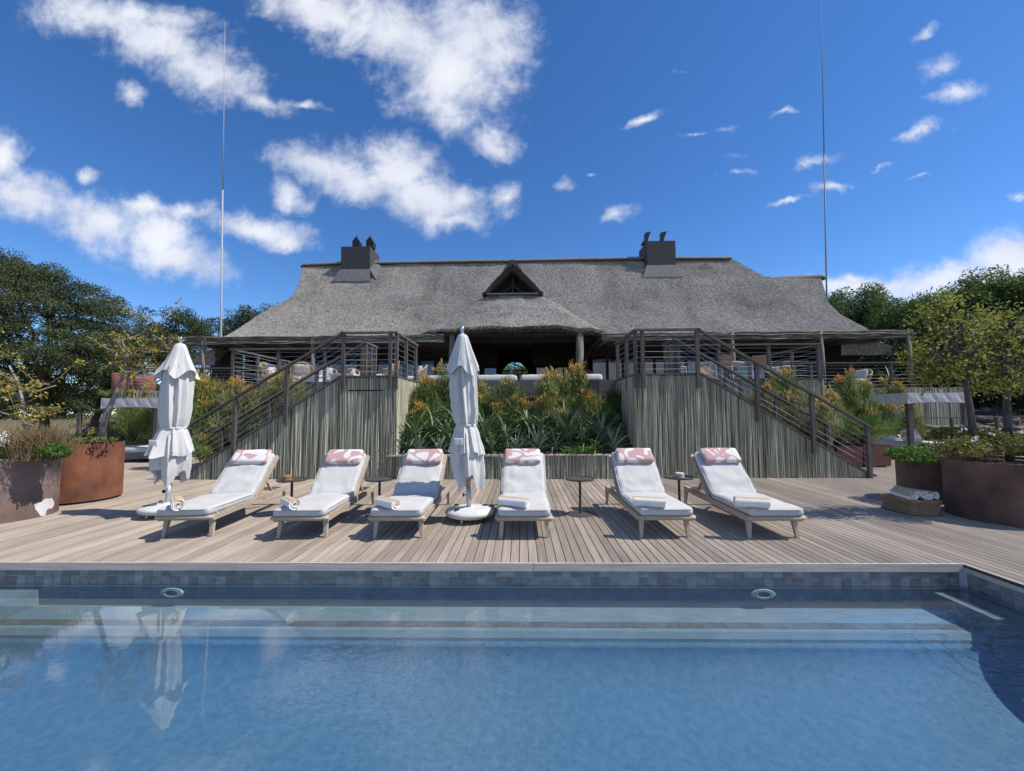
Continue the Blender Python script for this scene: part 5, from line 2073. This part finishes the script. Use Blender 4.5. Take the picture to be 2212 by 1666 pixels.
for i, (px, py, rx, ry, Y_, lab) in enumerate(((1900, 800, 60, 50, 23, 'dark shrub under the trees beside the side thatch'), (1880, 775, 60, 45, 27, 'dark shrub behind the end wall of the lodge'), (1960, 770, 55, 50, 25, 'tall dark shrub behind the pergola corner'), (1850, 800, 50, 45, 36, 'dark shrub far behind the lodge end wall'), (2120, 790, 90, 50, 22, 'broad dark shrub between the two planter trunks'), (1990, 810, 70, 60, 20, 'dark shrub behind the corner post of the pergola'), (2080, 830, 80, 55, 19, 'dark shrub behind the thinner planter trunk'), (2170, 840, 80, 60, 18.5, 'dark shrub behind the thicker planter trunk'), (2010, 890, 50, 30, 18.5, 'low dark shrub at the foot of the bank behind the daybed'))):
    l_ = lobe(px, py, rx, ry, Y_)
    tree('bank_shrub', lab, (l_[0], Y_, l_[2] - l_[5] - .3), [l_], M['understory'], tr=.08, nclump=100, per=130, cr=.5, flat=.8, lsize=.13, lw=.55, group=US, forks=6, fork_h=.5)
VB = 'grey green bushes on the veld beyond the acacias'
for i, (px, py, rx, ry, Y_, lab) in enumerate(((140, 880, 50, 32, 50, 'grey green veld bush between the acacia trunks'), (240, 870, 60, 38, 55, 'grey green veld bush beyond the second acacia trunk'), (30, 875, 60, 36, 52, 'grey green veld bush behind the tall grass tuft'), (330, 865, 60, 40, 48, 'grey green veld bush behind the set back deck'), (-60, 870, 60, 40, 52, 'grey green veld bush at the picture edge'), (420, 850, 60, 40, 50, 'grey green veld bush behind the pergola end'))):
    l_ = lobe(px, py, rx, ry, Y_)
    tree('veld_bush', lab, (l_[0], Y_, l_[2] - l_[5] - .3), [l_], M['far_leaf'], tr=.12, nclump=70, per=90, cr=1.1, flat=.8, lsize=.3, lw=.6, group=VB, forks=5, fork_h=.4)

# young trees in planters
YT = 'young trees in the brown planter'
for lab, pts, r0, lobs, n in (
        ('young yellow green tree with the thinner trunk in the brown planter', [(2107, 985, 6.15), (2098, 900, 6.15), (2086, 830, 6.15), (2080, 760, 6.15), (2078, 690, 6.15)], .044, [(2075, 690, 62, 42), (2045, 745, 70, 50), (2110, 730, 55, 60), (2030, 800, 40, 22), (2080, 790, 60, 32), (1995, 775, 45, 34), (2010, 700, 42, 44), (2045, 660, 40, 26), (2000, 815, 22, 16)], 210),
        ('young yellow green tree with the thicker trunk in the brown planter', [(2180, 975, 6.3), (2176, 900, 6.3), (2174, 840, 6.3), (2185, 770, 6.3), (2195, 700, 6.3)], .05, [(2190, 700, 60, 50), (2160, 765, 60, 60), (2225, 760, 60, 60), (2150, 705, 50, 40), (2140, 820, 60, 28), (2200, 820, 50, 30)], 210)):
    base = W(pts[0][0], pts[0][1], pts[0][2])
    base.z = .72
    t = thing('young_tree', base, lab, 'tree', YT)
    b = MB()
    P3 = [base] + [W(*p) for p in pts[1:]]
    P3[1].x += 0
    b.tube([tuple(p) for p in P3], [r0, r0 * .92, r0 * .8, r0 * .55, r0 * .2], 9)
    lob = np.array([lobe(a, c, d, e, pts[0][2], .9) for a, c, d, e in lobs])
    pick = rng.integers(0, len(lob), n)
    cc = lob[pick, :3] + sphere_pts(n, .15) * lob[pick, 3:] * np.where(rng.uniform(size=(n, 1)) < .22, 1.4, .95)
    fork = np.array(P3[2])
    for k in range(0, n, 4):
        a = np.array(P3[rng.integers(2, 5)])
        limb(b, a, cc[k], r0 * .22, .006, .1, 4, 3)
    b.build('trunk', M['bark'], t, smooth=True, fix=False)
    idx = np.repeat(np.arange(n), 10)
    m = len(idx)
    pos = cc[idx] + rng.normal(size=(m, 3)) * .075
    u = unit(rng.normal(size=(m, 3)) + np.array([0, 0, -.35]))
    vs, fs = leaf_geo(pos, u, .054 * rng.uniform(.6, 1.5, m), .034 * rng.uniform(.7, 1.3, m))
    np_mesh('crown', vs, fs, M['yellow_tree'], t)['kind'] = 'stuff'


def sparse_tree(label, Y_, trunk, branches, r0, nleaf, z0, leafm, lsize=.05):
    base = W(*trunk[0], Y_)
    t = thing('sparse_tree', base, label, 'tree')
    b = MB()
    tp = [tuple(W(px, py, Y_)) for px, py in trunk]
    tp[0] = (tp[0][0], tp[0][1], z0)
    b.tube(tp, list(np.linspace(r0, r0 * .4, len(tp))), 9)
    ends = []
    for br in branches:
        pts = [np.array(W(px, py, Y_)) + np.array([0, rng.uniform(-.15, .15) * i, 0]) for i, (px, py) in enumerate(br)]
        b.tube([tuple(p) for p in pts], list(np.linspace(r0 * .42, .006, len(pts))), 6)
        for i in range(len(pts) - 1):
            for _ in range(2):
                f = rng.uniform(0, 1)
                p = pts[i] + (pts[i + 1] - pts[i]) * f
                q = p + rng.normal(size=3) * np.array([.22, .22, .2]) + np.array([0, 0, .1])
                limb(b, p, q, .007, .003, .1, 4, 3)
                ends += [p + (q - p) * g for g in (.3, .5, .75, 1.0, 1.0)]
    b.build('trunk', M['bark_pale'], t, smooth=True, fix=False)
    ends = np.array(ends)
    e = ends[rng.integers(0, len(ends), nleaf)] + rng.normal(size=(nleaf, 3)) * .035
    u = unit(rng.normal(size=(nleaf, 3)) + np.array([0, 0, -.4]))
    vs, fs = leaf_geo(e, u, lsize * rng.uniform(.7, 1.4, nleaf), lsize * .75 * rng.uniform(.7, 1.3, nleaf))
    np_mesh('crown', vs, fs, leafm, t)['kind'] = 'stuff'


sparse_tree('leaning pale barked tree with sparse yellow leaves in the orange planter', 7.5, [(212, 955), (228, 900), (248, 855), (262, 820), (270, 790)],
            [[(262, 822), (285, 805), (315, 800), (340, 788)], [(270, 790), (278, 770), (300, 755), (330, 725), (385, 680)], [(270, 790), (262, 760), (265, 735), (258, 715)], [(280, 770), (255, 770), (238, 758), (232, 752)], [(330, 725), (345, 735), (352, 755)],
             [(300, 756), (320, 762), (350, 757)], [(285, 805), (300, 815), (298, 822)]], .055, 700, .9, M['sparse'], .055)
sparse_tree('slim pale tree with thin yellow leaves in the marked planter', 6.2, [(62, 985), (58, 930), (52, 880), (40, 830), (20, 790)],
            [[(52, 880), (30, 850), (12, 830), (-10, 800)], [(45, 850), (60, 825), (75, 830), (78, 850)], [(40, 830), (20, 800), (0, 770), (-20, 740)], [(58, 930), (75, 915), (85, 920)], [(55, 900), (30, 895), (10, 880)]], .03, 800, .8, M['sparse'], .05)

# ------------------------------------------------------------------ pencil bushes (orange tipped)
def pencil_bush(px, py, rx, ry, Y_, label, n=1500, orange=.35, mat_=None, orange_side=0.0, group='orange tipped pencil bushes'):
    c = W(px, py, Y_)
    s = Y_ / FPX
    RX, RZ = rx * s, ry * s
    RY = RX * .8
    base = (c.x, Y_, c.z - RZ)
    n = int(n * 1.9)
    orange = orange * .38 if orange < .5 else orange * .75
    t = thing('pencil_bush', base, label, 'shrub', group)
    nb = max(10, n // 70)
    # brush heads spread over the dome
    h = sphere_pts(nb, .35)
    h[:, 2] = np.abs(h[:, 2]) * 1.75 - .75
    hc = np.array(c) + h * np.array([RX, RY, RZ])
    idx = rng.integers(0, nb, n)
    spread = .42 * min(RX, RZ)
    p = hc[idx] + rng.normal(size=(n, 3)) * spread * np.array([.45, .45, .5]) - np.array([0, 0, .05])
    d = unit(np.array([0, 0, 1.0]) + rng.normal(size=(n, 3)) * .42 + h[idx] * np.array([.55, .4, 0]))
    ln = rng.uniform(.07, .17, n)
    rr = rng.uniform(.0055, .0095, n)
    vs, fs = stick_geo(p, d, ln, rr)
    np_mesh('stems', vs, fs, mat_ or M['stick_green'], t)['kind'] = 'stuff'
    # tips on the uppermost heads
    lit = np.argsort(-(h[:, 2] + rng.normal(size=nb) * .25 + orange_side * h[:, 0]))[:max(1, int(nb * orange))]
    sel = np.isin(idx, lit) & (rng.uniform(size=n) < .95) & (p[:, 2] > hc[idx, 2] - spread * .35)
    if sel.sum() > 3:
        q = p[sel] + d[sel] * ln[sel, None] * .8
        m = len(q)
        dd = unit(d[sel] + rng.normal(size=(m, 3)) * .25)
        vs, fs = stick_geo(np.concatenate([q, q]), np.concatenate([dd, unit(dd + rng.normal(size=(m, 3)) * .35)]), np.tile(rng.uniform(.05, .12, m), 2), .008)
        np_mesh('tips', vs, fs, M['stick_orange'], t)['kind'] = 'stuff'
    b = MB()
    for k in range(0, nb, 2):
        limb(b, np.array(base) + rng.normal(size=3) * .05, hc[k], .018, .008, .12, 5, 3)
    b.build('branches', M['bark'], t, fix=False)
    return t


G_, D_, P_m = M['stick_green'], M['stick_dark'], M['stick_pale']
for (px, py, rx, ry, Y_, n, o_, m_, lab) in (
        (922, 868, 34, 45, 11.0, 1700, .28, G_, 'orange edged pencil bush against the landing corner on the hatch door side'),
        (958, 858, 36, 62, 11.1, 2200, .03, D_, 'tall dark green pencil bush just behind the umbrella'),
        (1042, 870, 26, 32, 11.0, 1100, .4, G_, 'orange topped pencil bush below the first sofa cushion by the umbrella'),
        (1096, 872, 40, 42, 11.0, 1900, .04, D_, 'dark green pencil bush in front of the terrace boards'),
        (1076, 896, 16, 18, 10.7, 420, .6, G_, 'small pencil bush with one orange head among the aloes'),
        (1117, 880, 18, 17, 10.8, 460, .6, G_, 'small orange headed pencil bush at the foot of the terrace boards'),
        (1180, 886, 22, 20, 10.7, 600, .55, G_, 'bright orange headed pencil bush in the middle of the bed'),
        (1200, 855, 38, 48, 11.0, 2200, .3, G_, 'broad pencil bush with several orange heads before the sofa cushions'),
        (1252, 850, 30, 58, 11.1, 2200, .3, G_, 'tallest pencil bush with an orange crown in front of the porch column'),
        (1262, 875, 24, 22, 10.7, 700, .5, G_, 'pencil bush with a bright orange head beside the tallest bush'),
        (1292, 900, 34, 52, 10.8, 1700, .1, G_, 'green pencil bush near the shaded wall of the bed'),
        (1330, 885, 26, 50, 11.2, 1300, .02, D_, 'dark pencil bush in the shaded corner of the bed'),
        (1228, 920, 36, 30, 10.4, 1100, .05, D_, 'low green pencil bush in the thick of the bed'),
        (1020, 915, 30, 40, 10.7, 1000, .03, D_, 'low dark pencil bush behind the umbrella skirt'),
        (905, 893, 18, 18, 10.6, 480, .6, G_, 'little orange pencil bush on the pole wall edge')):
    pencil_bush(px, py, rx, ry, Y_, lab, n, o_, m_)
for (px, py, rx, ry, Y_, n, o_, m_, lab) in (
        (448, 858, 42, 40, 11.6, 2100, .42, G_, 'orange topped pencil bush against the umbrella edge above the handrail'),
        (520, 862, 46, 34, 11.5, 2000, .3, P_m, 'pale pencil bush in the corner below the terrace rail'),
        (612, 850, 46, 40, 11.4, 2100, .32, P_m, 'orange tipped pencil bush below the pale block table'),
        (440, 915, 40, 42, 11.3, 1900, .25, G_, 'lower pencil bush beside the umbrella below the handrail'),
        (505, 915, 42, 38, 11.2, 1500, .12, P_m, 'sparse pale pencil bush behind the lower stair posts'),
        (570, 900, 38, 36, 11.1, 1300, .15, P_m, 'pale pencil bush half way up behind the stair flight'),
        (440, 965, 34, 26, 10.9, 900, .1, G_, 'pencil bush at the foot of the stairs behind the umbrella'),
        (290, 905, 40, 42, 15.4, 1700, .3, G_, 'orange tipped pencil bush behind the daybed mattress'),
        (345, 905, 38, 42, 15.3, 1500, .3, G_, 'pencil bush behind the daybed near the umbrella'),
        (395, 905, 34, 44, 14.6, 1300, .2, G_, 'pencil bush between the daybed and the stairs'),
        (250, 935, 26, 24, 15.3, 700, .2, D_, 'low dark pencil bush behind the leaning trunk'),
        (275, 851, 60, 6, 16.7, 700, .8, G_, 'row of orange tips along the edge of the set back deck')):
    pencil_bush(px, py, rx, ry, Y_, lab, n, o_, m_)
for (px, py, rx, ry, Y_, n, o_, m_, lab) in (
        (1693, 838, 26, 34, 11.4, 1200, .3, G_, 'orange topped pencil bush behind the upper flight on the cycad side'),
        (1655, 870, 30, 34, 11.3, 1100, .2, P_m, 'pencil bush seen through the upper stair wires'),
        (1712, 885, 42, 38, 11.3, 1700, .12, P_m, 'pale tangled pencil bush behind the middle stair post'),
        (1770, 905, 40, 38, 11.2, 1500, .2, P_m, 'pale tangled pencil bush above the cycads'),
        (1828, 850, 22, 46, 12.6, 1300, .25, G_, 'tall narrow pencil bush beside the terrace corner post'),
        (1862, 862, 20, 44, 13.0, 1200, .3, G_, 'tall orange tipped pencil bush below the lone terrace armchair'),
        (1800, 900, 36, 44, 12.2, 1500, .18, G_, 'leafy pencil bush between the stairs and the canopied daybed'),
        (1850, 910, 40, 40, 13.0, 1500, .15, G_, 'pencil bush partly hidden by the daybed canopy'),
        (1905, 915, 34, 44, 15.5, 1400, .25, D_, 'orange headed pencil bush beyond the daybed posts'),
        (1965, 920, 30, 42, 15.6, 1400, .3, G_, 'orange headed pencil bush under the end of the daybed canopy'),
        (1925, 838, 22, 16, 16.2, 500, .6, G_, 'small orange pencil bush on the edge above the daybed canopy')):
    pencil_bush(px, py, rx, ry, Y_, lab, n, o_, m_)

# ------------------------------------------------------------------ aloes and cycads: every leaf its own part
def blade(L, w, bend, m, name, seg=5, keel=.25):
    b = MB()
    rows = []
    for i in range(seg + 1):
        f = i / seg
        ww = w * (1 - f ** 1.6) * (.75 + .5 * f if f < .5 else 1)
        x, z = L * f * math.cos(bend * f * .5), L * f * math.sin(-bend * f * .5)
        ww = max(ww, .002)
        rows.append([(x, -ww / 2, z + keel * ww), (x, 0, z - .0), (x, ww / 2, z + keel * ww)])
    b.grid(rows)
    o = b.build(name, m, None, smooth=False, fix=False)
    return o


proto = {}
for key, (L, w_, bend, mm) in {'green': (.5, .05, .8, 'aloe'), 'thin': (.55, .034, 1.1, 'aloe'), 'blue': (.5, .055, .5, 'aloe_blue'), 'short': (.3, .055, .3, 'aloe_blue')}.items():
    o = blade(L, w_, bend, M[mm], 'leaf')
    proto[key] = o.data
    bpy.data.objects.remove(o)


def rosette(name, p, kind, n, sc, label, cat='aloe', group=None, elev=(12, 82), z0=0.0):
    t = thing(name, p, label, cat, group)
    for k in range(n):
        o = bpy.data.objects.new('leaf', proto[kind])
        col.objects.link(o)
        o.parent = t
        f = (k + .5) / n
        el = math.radians(elev[0] + (elev[1] - elev[0]) * f ** .9 + random.uniform(-8, 8))
        az_ = k * 2.39996 + random.uniform(-.2, .2)
        o.rotation_euler = (random.uniform(-.25, .25), -el, az_)
        s_ = sc * random.uniform(.75, 1.15)
        o.scale = (s_, sc * random.uniform(.8, 1.1), s_)
        o.location = (0, 0, z0 + f * .06)
    return t


AL = 'aloes in the planted bed'
bedY = lambda py: 9.95 + (970 - py) * (1.4 / 140)
for (px, py, kind, n, s_, lab) in (
        (897, 942, 'green', 26, 1.25, 'big spiky aloe by the pole wall on the hatch door side'),
        (936, 928, 'thin', 24, 1.15, 'thin leaved aloe in front of the tall dark pencil bush'),
        (966, 938, 'thin', 22, 1.1, 'thin leaved aloe just behind the umbrella'),
        (905, 970, 'short', 16, 1.2, 'short reddish aloe at the planter board near the pole wall'),
        (950, 972, 'short', 14, 1.1, 'short grey aloe at the planter board behind the umbrella'),
        (1048, 938, 'green', 26, 1.3, 'large green aloe beside the umbrella skirt'),
        (1092, 945, 'thin', 24, 1.1, 'thin leaved aloe below the dark bush on the terrace boards side'),
        (1140, 915, 'thin', 24, 1.15, 'arching aloe high in the middle of the bed'),
        (1172, 925, 'green', 22, 1.0, 'small aloe below the bright orange bush'),
        (1062, 968, 'green', 20, 1.0, 'low aloe near the board next to the umbrella'),
        (1115, 972, 'blue', 18, .95, 'pale upright aloe at the board behind the straight facing lounger'),
        (1160, 965, 'blue', 20, 1.2, 'stiff blue green aloe at the board between two loungers'),
        (1224, 938, 'blue', 28, 1.35, 'large blue green aloe in the sunny heart of the bed'),
        (1200, 965, 'thin', 20, 1.0, 'low thin aloe beside the large blue green one'),
        (1258, 950, 'thin', 20, 1.05, 'aloe beside the yellow flowered ground plant'),
        (1300, 938, 'blue', 22, 1.15, 'grey aloe in the shade at the wing wall'),
        (1325, 965, 'blue', 20, 1.1, 'grey aloe in the darkest corner of the bed'),
        (1285, 968, 'thin', 18, .9, 'low aloe at the board before the shaded wall'),
        (880, 965, 'thin', 18, .9, 'low aloe tight against the pole wall'),
        (1010, 965, 'green', 20, 1.0, 'low aloe hidden behind the folded umbrella'),
        (1078, 915, 'thin', 20, 1.0, 'aloe below the small single headed pencil bush'),
        (985, 915, 'thin', 20, 1.0, 'thin leaved aloe screened by the umbrella canopy'),
        (1196, 905, 'thin', 20, 1.0, 'arching aloe under the broad pencil bush'),
        (1260, 915, 'thin', 20, 1.0, 'arching aloe under the tallest pencil bush')):
    Y_ = bedY(py)
    p = W(px, py + 10, Y_)
    rosette('aloe', p, kind, int(n * 1.5), s_ * 1.35, lab, 'aloe', AL, elev=(18, 84) if kind != 'short' else (35, 80))
p = W(280, 935, 15.2)
rosette('agave', (p.x, 15.2, .3), 'blue', 18, 1.9, 'pale spiky agave behind the daybed and leaning trunk', 'agave')
for px, lab in ((264, 'yellowish agave growing in the rusty terrace pot behind the leaning tree'), (314, 'yellowish agave growing in the rusty terrace pot behind the umbrella')):
    q = W(px, 840, 17.4)
    rosette('agave', (q.x, 17.4, TZ + .85), 'green', 16, 1.1, lab, 'agave', 'agaves in the terrace pots')
q = W(1922, 800, 17.6)
rosette('agave', (q.x, 17.6, TZ + .35), 'blue', 14, 1.5, 'spiky pale agave on the set back deck near the pergola corner', 'agave')

fr = MB()
for i in range(19):
    f = .12 + .88 * i / 19
    L_ = .30 * math.sin(min(1, f * 1.15) * pi) ** .6 + .03
    x, z = 1.0 * f * math.cos(.35 * f), -.28 * f * f
    for sg in (-1, 1):
        fr.add([(x - .008, 0, z), (x + .030, 0, z), (x + L_ * .62, sg * L_ * .62, z + .10 * L_ + .05), (x + L_ * .60 - .01, sg * L_ * .60, z + .10 * L_ + .05)], [(0, 1, 2, 3)])
    fr.add([(x - .02, -.006, z), (x + .02, -.006, z), (x + .02, .006, z), (x - .02, .006, z)], [(0, 1, 2, 3)])
fo = fr.build('frond', M['cycad'], None, fix=False)
frond_me = fo.data
bpy.data.objects.remove(fo)
for (x, y, z, s_, lab) in ((9.55, 11.75, .6, .92, 'cycad in the square planter beside the foot of the steps'), (8.75, 11.65, .58, .88, 'cycad in the square planter seen through the stair railing')):
    t = thing('cycad', (x, y, z), lab, 'cycad', 'cycads at the foot of the steps')
    b = MB()
    b.lathe([(.12, 0), (.15, .08), (.1, .2), (0, .24)], 14)
    b.build('stem', M['bark'], t, world=False)
    for k in range(24):
        o = bpy.data.objects.new('frond', frond_me)
        col.objects.link(o)
        o.parent = t
        o.location = (0, 0, .2)
        o.rotation_euler = (random.uniform(-.2, .2), -math.radians(12 + 62 * (k + .5) / 24 + random.uniform(-6, 6)), k * 2.39996)
        o.scale = (s_ * random.uniform(.75, 1.05),) * 3

# ------------------------------------------------------------------ low planting
def leaf_clump(name, label, lobes, n, m, ls, cat='shrub', group=None, up=.2, flowers=0, kids=True, base=None):
    lob = np.array(lobes, float)
    b0 = base or (lob[0, 0], lob[0, 1], lob[:, 2].min() - .1)
    t = thing(name, b0, label, cat, group)
    pick = rng.integers(0, len(lob), n)
    pos = lob[pick, :3] + sphere_pts(n, .3) * lob[pick, 3:]
    u = unit(rng.normal(size=(n, 3)) + np.array([0, 0, up]))
    vs, fs = leaf_geo(pos, u, ls * rng.uniform(.6, 1.4, n), ls * .65 * rng.uniform(.7, 1.3, n))
    np_mesh('foliage', vs, fs, m, t)['kind'] = 'stuff'
    b = MB()
    for k in range(14):
        limb(b, np.array(b0) + rng.normal(size=3) * .06, pos[k], .008, .004, .1, 4, 3)
    b.build('stems', M['bark'], t, fix=False)
    if flowers:
        k = flowers
        hi_ = np.flatnonzero(pos[:, 2] > np.quantile(pos[:, 2], .45))
        j = rng.choice(hi_, k, replace=False)
        c = pos[j] + np.array([0, -.10, .03])
        cc = np.repeat(c, 6, 0) + rng.normal(size=(len(c) * 6, 3)) * .014
        vs, fs = leaf_geo(cc, unit(rng.normal(size=(len(cc), 3))), .03, .026)
        np_mesh('flowers', vs, fs, M['flower'], t)['kind'] = 'stuff'
    return t


def lob3(px, py, rx, ry, Y_, dy=1.0):
    return lobe(px, py, rx, ry, Y_, dy)


leaf_clump('leafy_plant', 'bright green leafy plant spilling over the rim of the marked planter', [lob3(115, 972, 26, 15, 6.0), lob3(140, 976, 14, 11, 6.1), lob3(95, 978, 18, 10, 5.95)], 1300, M['lush'], .045, 'plant')
leaf_clump('flowering_plant', 'white flowering plant at the picture edge of the marked planter', [lob3(18, 970, 26, 22, 6.0), lob3(-20, 965, 30, 25, 6.0), lob3(25, 950, 14, 14, 6.1)], 1300, M['lush'], .04, 'plant', flowers=46)
leaf_clump('succulent', 'pale round leaved succulent along the rim of the orange planter', [lob3(195, 950, 26, 6, 7.4), lob3(225, 950, 26, 6, 7.3), lob3(205, 935, 14, 12, 7.5)], 420, M['hedge_olive'], .05, 'plant')
leaf_clump('leafy_plant', 'low green plant in the back of the orange planter', [lob3(165, 945, 30, 10, 7.6), lob3(125, 948, 24, 10, 7.6)], 600, M['lush'], .045, 'plant')
leaf_clump('flowering_shrub', 'olive shrub with white flowers filling the big brown planter', [lob3(2075, 965, 45, 24, 6.0), lob3(2130, 955, 50, 28, 6.1), lob3(2195, 960, 50, 26, 6.1), lob3(2050, 940, 34, 18, 6.3), lob3(2240, 955, 40, 28, 6.1), lob3(2100, 935, 45, 14, 6.3)], 6500, M['hedge_olive'], .04, 'shrub', flowers=34)
leaf_clump('leafy_plant', 'dense green plant overflowing the smaller dark planter', [lob3(1960, 980, 40, 15, 7.3), lob3(2005, 975, 38, 18, 7.3), lob3(1990, 988, 45, 12, 7.05)], 3600, M['lush'], .045, 'plant', flowers=6)
leaf_clump('ground_plant', 'low yellow flowered ground plant at the planter board', [lob3(1262, 968, 40, 14, 9.95), lob3(1240, 972, 30, 9, 9.85)], 1300, M['lush'], .04, 'plant')
leaf_clump('ground_plant', 'yellow leaved low plant beside the daybed mattress', [lob3(300, 958, 22, 6, 14.2)], 500, M['sparse'], .06, 'plant')
# dark filler greenery between the aloes so that the bed reads as planted
for i, (px, py, rx, ry, lab) in enumerate(((930, 905, 50, 30, 'dark ground greenery between the aloes by the pole wall'), (1090, 920, 60, 28, 'dark ground greenery between the aloes beside the umbrella'), (1200, 930, 60, 34, 'dark ground greenery between the aloes in the bed centre'), (1310, 925, 40, 40, 'dark ground greenery in the shaded bed corner'), (960, 955, 60, 20, 'low greenery at the board behind the umbrella'), (1130, 965, 80, 12, 'low greenery along the board behind the straight facing lounger'))):
    leaf_clump('ground_plant', lab, [lob3(px, py, rx, ry, bedY(py) + .12, .3)], 1700, M['bed_leaf'], .07, 'plant', 'greenery between the aloes')

# tall grass tuft
def grass_tuft(name, label, p, n, h, spread, m, cat='grass', group=None):
    t = thing(name, p, label, cat, group)
    base = np.array(p) + rng.normal(size=(n, 3)) * np.array([spread * .45, spread * .45, 0])
    d = unit(np.array([0, 0, 1.0]) + rng.normal(size=(n, 3)) * np.array([.24, .24, 0]))
    hh = h * rng.uniform(.5, 1.05, n)
    mid = base + d * hh[:, None] * .6
    d2 = unit(d + rng.normal(size=(n, 3)) * .18 + np.array([0, 0, -.1]))
    v1, f1 = stick_geo(base, d, hh * .6, .0032)
    v2, f2 = stick_geo(mid, d2, hh * .4, .0042)
    np_mesh('blades', np.concatenate([v1, v2]), np.concatenate([f1, f2 + len(v1)]), m, t)['kind'] = 'stuff'
    return t


p = W(80, 985, 6.05)
grass_tuft('grass_tuft', 'tall straw coloured grass tuft in the marked planter', (p.x, 6.05, .88), 900, .52, .26, M['straw'])
p = W(120, 975, 6.4)
grass_tuft('grass_tuft', 'lower thin grass tuft behind the leafy plant in the marked planter', (p.x, 6.4, .88), 300, .36, .25, M['straw'])
p = W(2030, 960, 6.5)
grass_tuft('grass_tuft', 'reddish dry twigs rising from the edge of the brown planter shrub', (6.62, 6.35, .80), 260, .42, .3, M['straw'])
# veld grass
n = 16000
gxp = rng.uniform(-48, -11, n)
gyp = rng.uniform(19, 60, n)
gzp = -.12 + .9 * np.clip((gyp - 15) / 25, 0, 1) ** 2 * (3 - 2 * np.clip((gyp - 15) / 25, 0, 1))
v1, f1 = stick_geo(np.stack([gxp, gyp, gzp - .05], 1), unit(np.array([0, 0, 1.0]) + rng.normal(size=(n, 3)) * .3), rng.uniform(.2, .55, n), .012)
tag(np_mesh('dry_grass', v1, f1, M['dry_grass']), 'dry yellow veld grass between the acacia trunks', 'grass', kind='stuff')

# ------------------------------------------------------------------ rocks
rocks = []
for s in range(4):
    bm = bmesh.new()
    bmesh.ops.create_icosphere(bm, subdivisions=2, radius=1)
    for v in bm.verts:
        q = v.co.copy()
        f = 1 + .35 * mnoise.noise(q * 1.3 + Vector((s * 9, 0, 0))) + .15 * mnoise.noise(q * 3.1 + Vector((s * 5, 3, 0)))
        v.co = Vector((q.x * f * 1.0, q.y * f * .75, max(-.7, min(.62, q.z * f * .8))))
    me = bpy.data.meshes.new('rock')
    bm.to_mesh(me)
    bm.free()
    me.materials.append(M['rock'])
    rocks.append(me)
k = 0
for row, (py, Y_, x0, x1, st) in enumerate(((868, 19.0, 1995, 2250, 26), (888, 18.2, 1990, 2250, 24), (907, 17.4, 2000, 2255, 27), (925, 16.6, 1990, 2250, 25), (942, 15.9, 1995, 2255, 28), (850, 19.8, 2100, 2250, 26))):
    px = x0
    while px < x1:
        p = W(px, py + random.uniform(-3, 3), Y_)
        o = bpy.data.objects.new('rock', rocks[k % 4])
        k += 1
        col.objects.link(o)
        o.location = p
        s_ = random.uniform(.22, .36)
        o.scale = (s_ * random.uniform(1.0, 1.5), s_, s_ * random.uniform(.55, .85))
        o.rotation_euler = (random.uniform(-.2, .2), random.uniform(-.2, .2), random.uniform(0, 6.28))
        tag(o, 'brown stone in the ' + ('second', 'third', 'fourth', 'fifth', 'lowest', 'topmost')[row] + ' course of the dry stone bank under the trees', 'rock', 'stones of the terraced bank')
        px += st * random.uniform(.8, 1.25)
for px, py, Y_, s_, lab in ((235, 925, 24, .75, 'broad brown boulder between the acacia trunks'), (205, 932, 23, .5, 'smaller boulder beside the broad one under the acacias'), (275, 935, 21, .5, 'dark boulder close to the daybed under the acacias')):
    p = W(px, py, Y_)
    o = bpy.data.objects.new('boulder', rocks[k % 4])
    k += 1
    col.objects.link(o)
    o.location = (p.x, Y_, p.z)
    o.scale = (s_ * 1.5, s_, s_ * .8)
    tag(o, lab, 'rock', 'boulders under the acacias')
# stone bank face behind the stones
b = MB()
rows = []
for Y_, z in ((15.4, .0), (16.2, .35), (17.2, .95), (18.2, 1.6), (19.2, 2.25), (20.2, 2.8)):
    rows.append([(13.6 + i * .5, Y_ + .15 * math.sin(i * 1.3), z + .1 * math.sin(i * 2.1 + Y_)) for i in range(26)])
b.grid(rows)
tag(b.build('ground_slope', M['soil'], smooth=True), 'earth of the terraced bank', kind='structure')
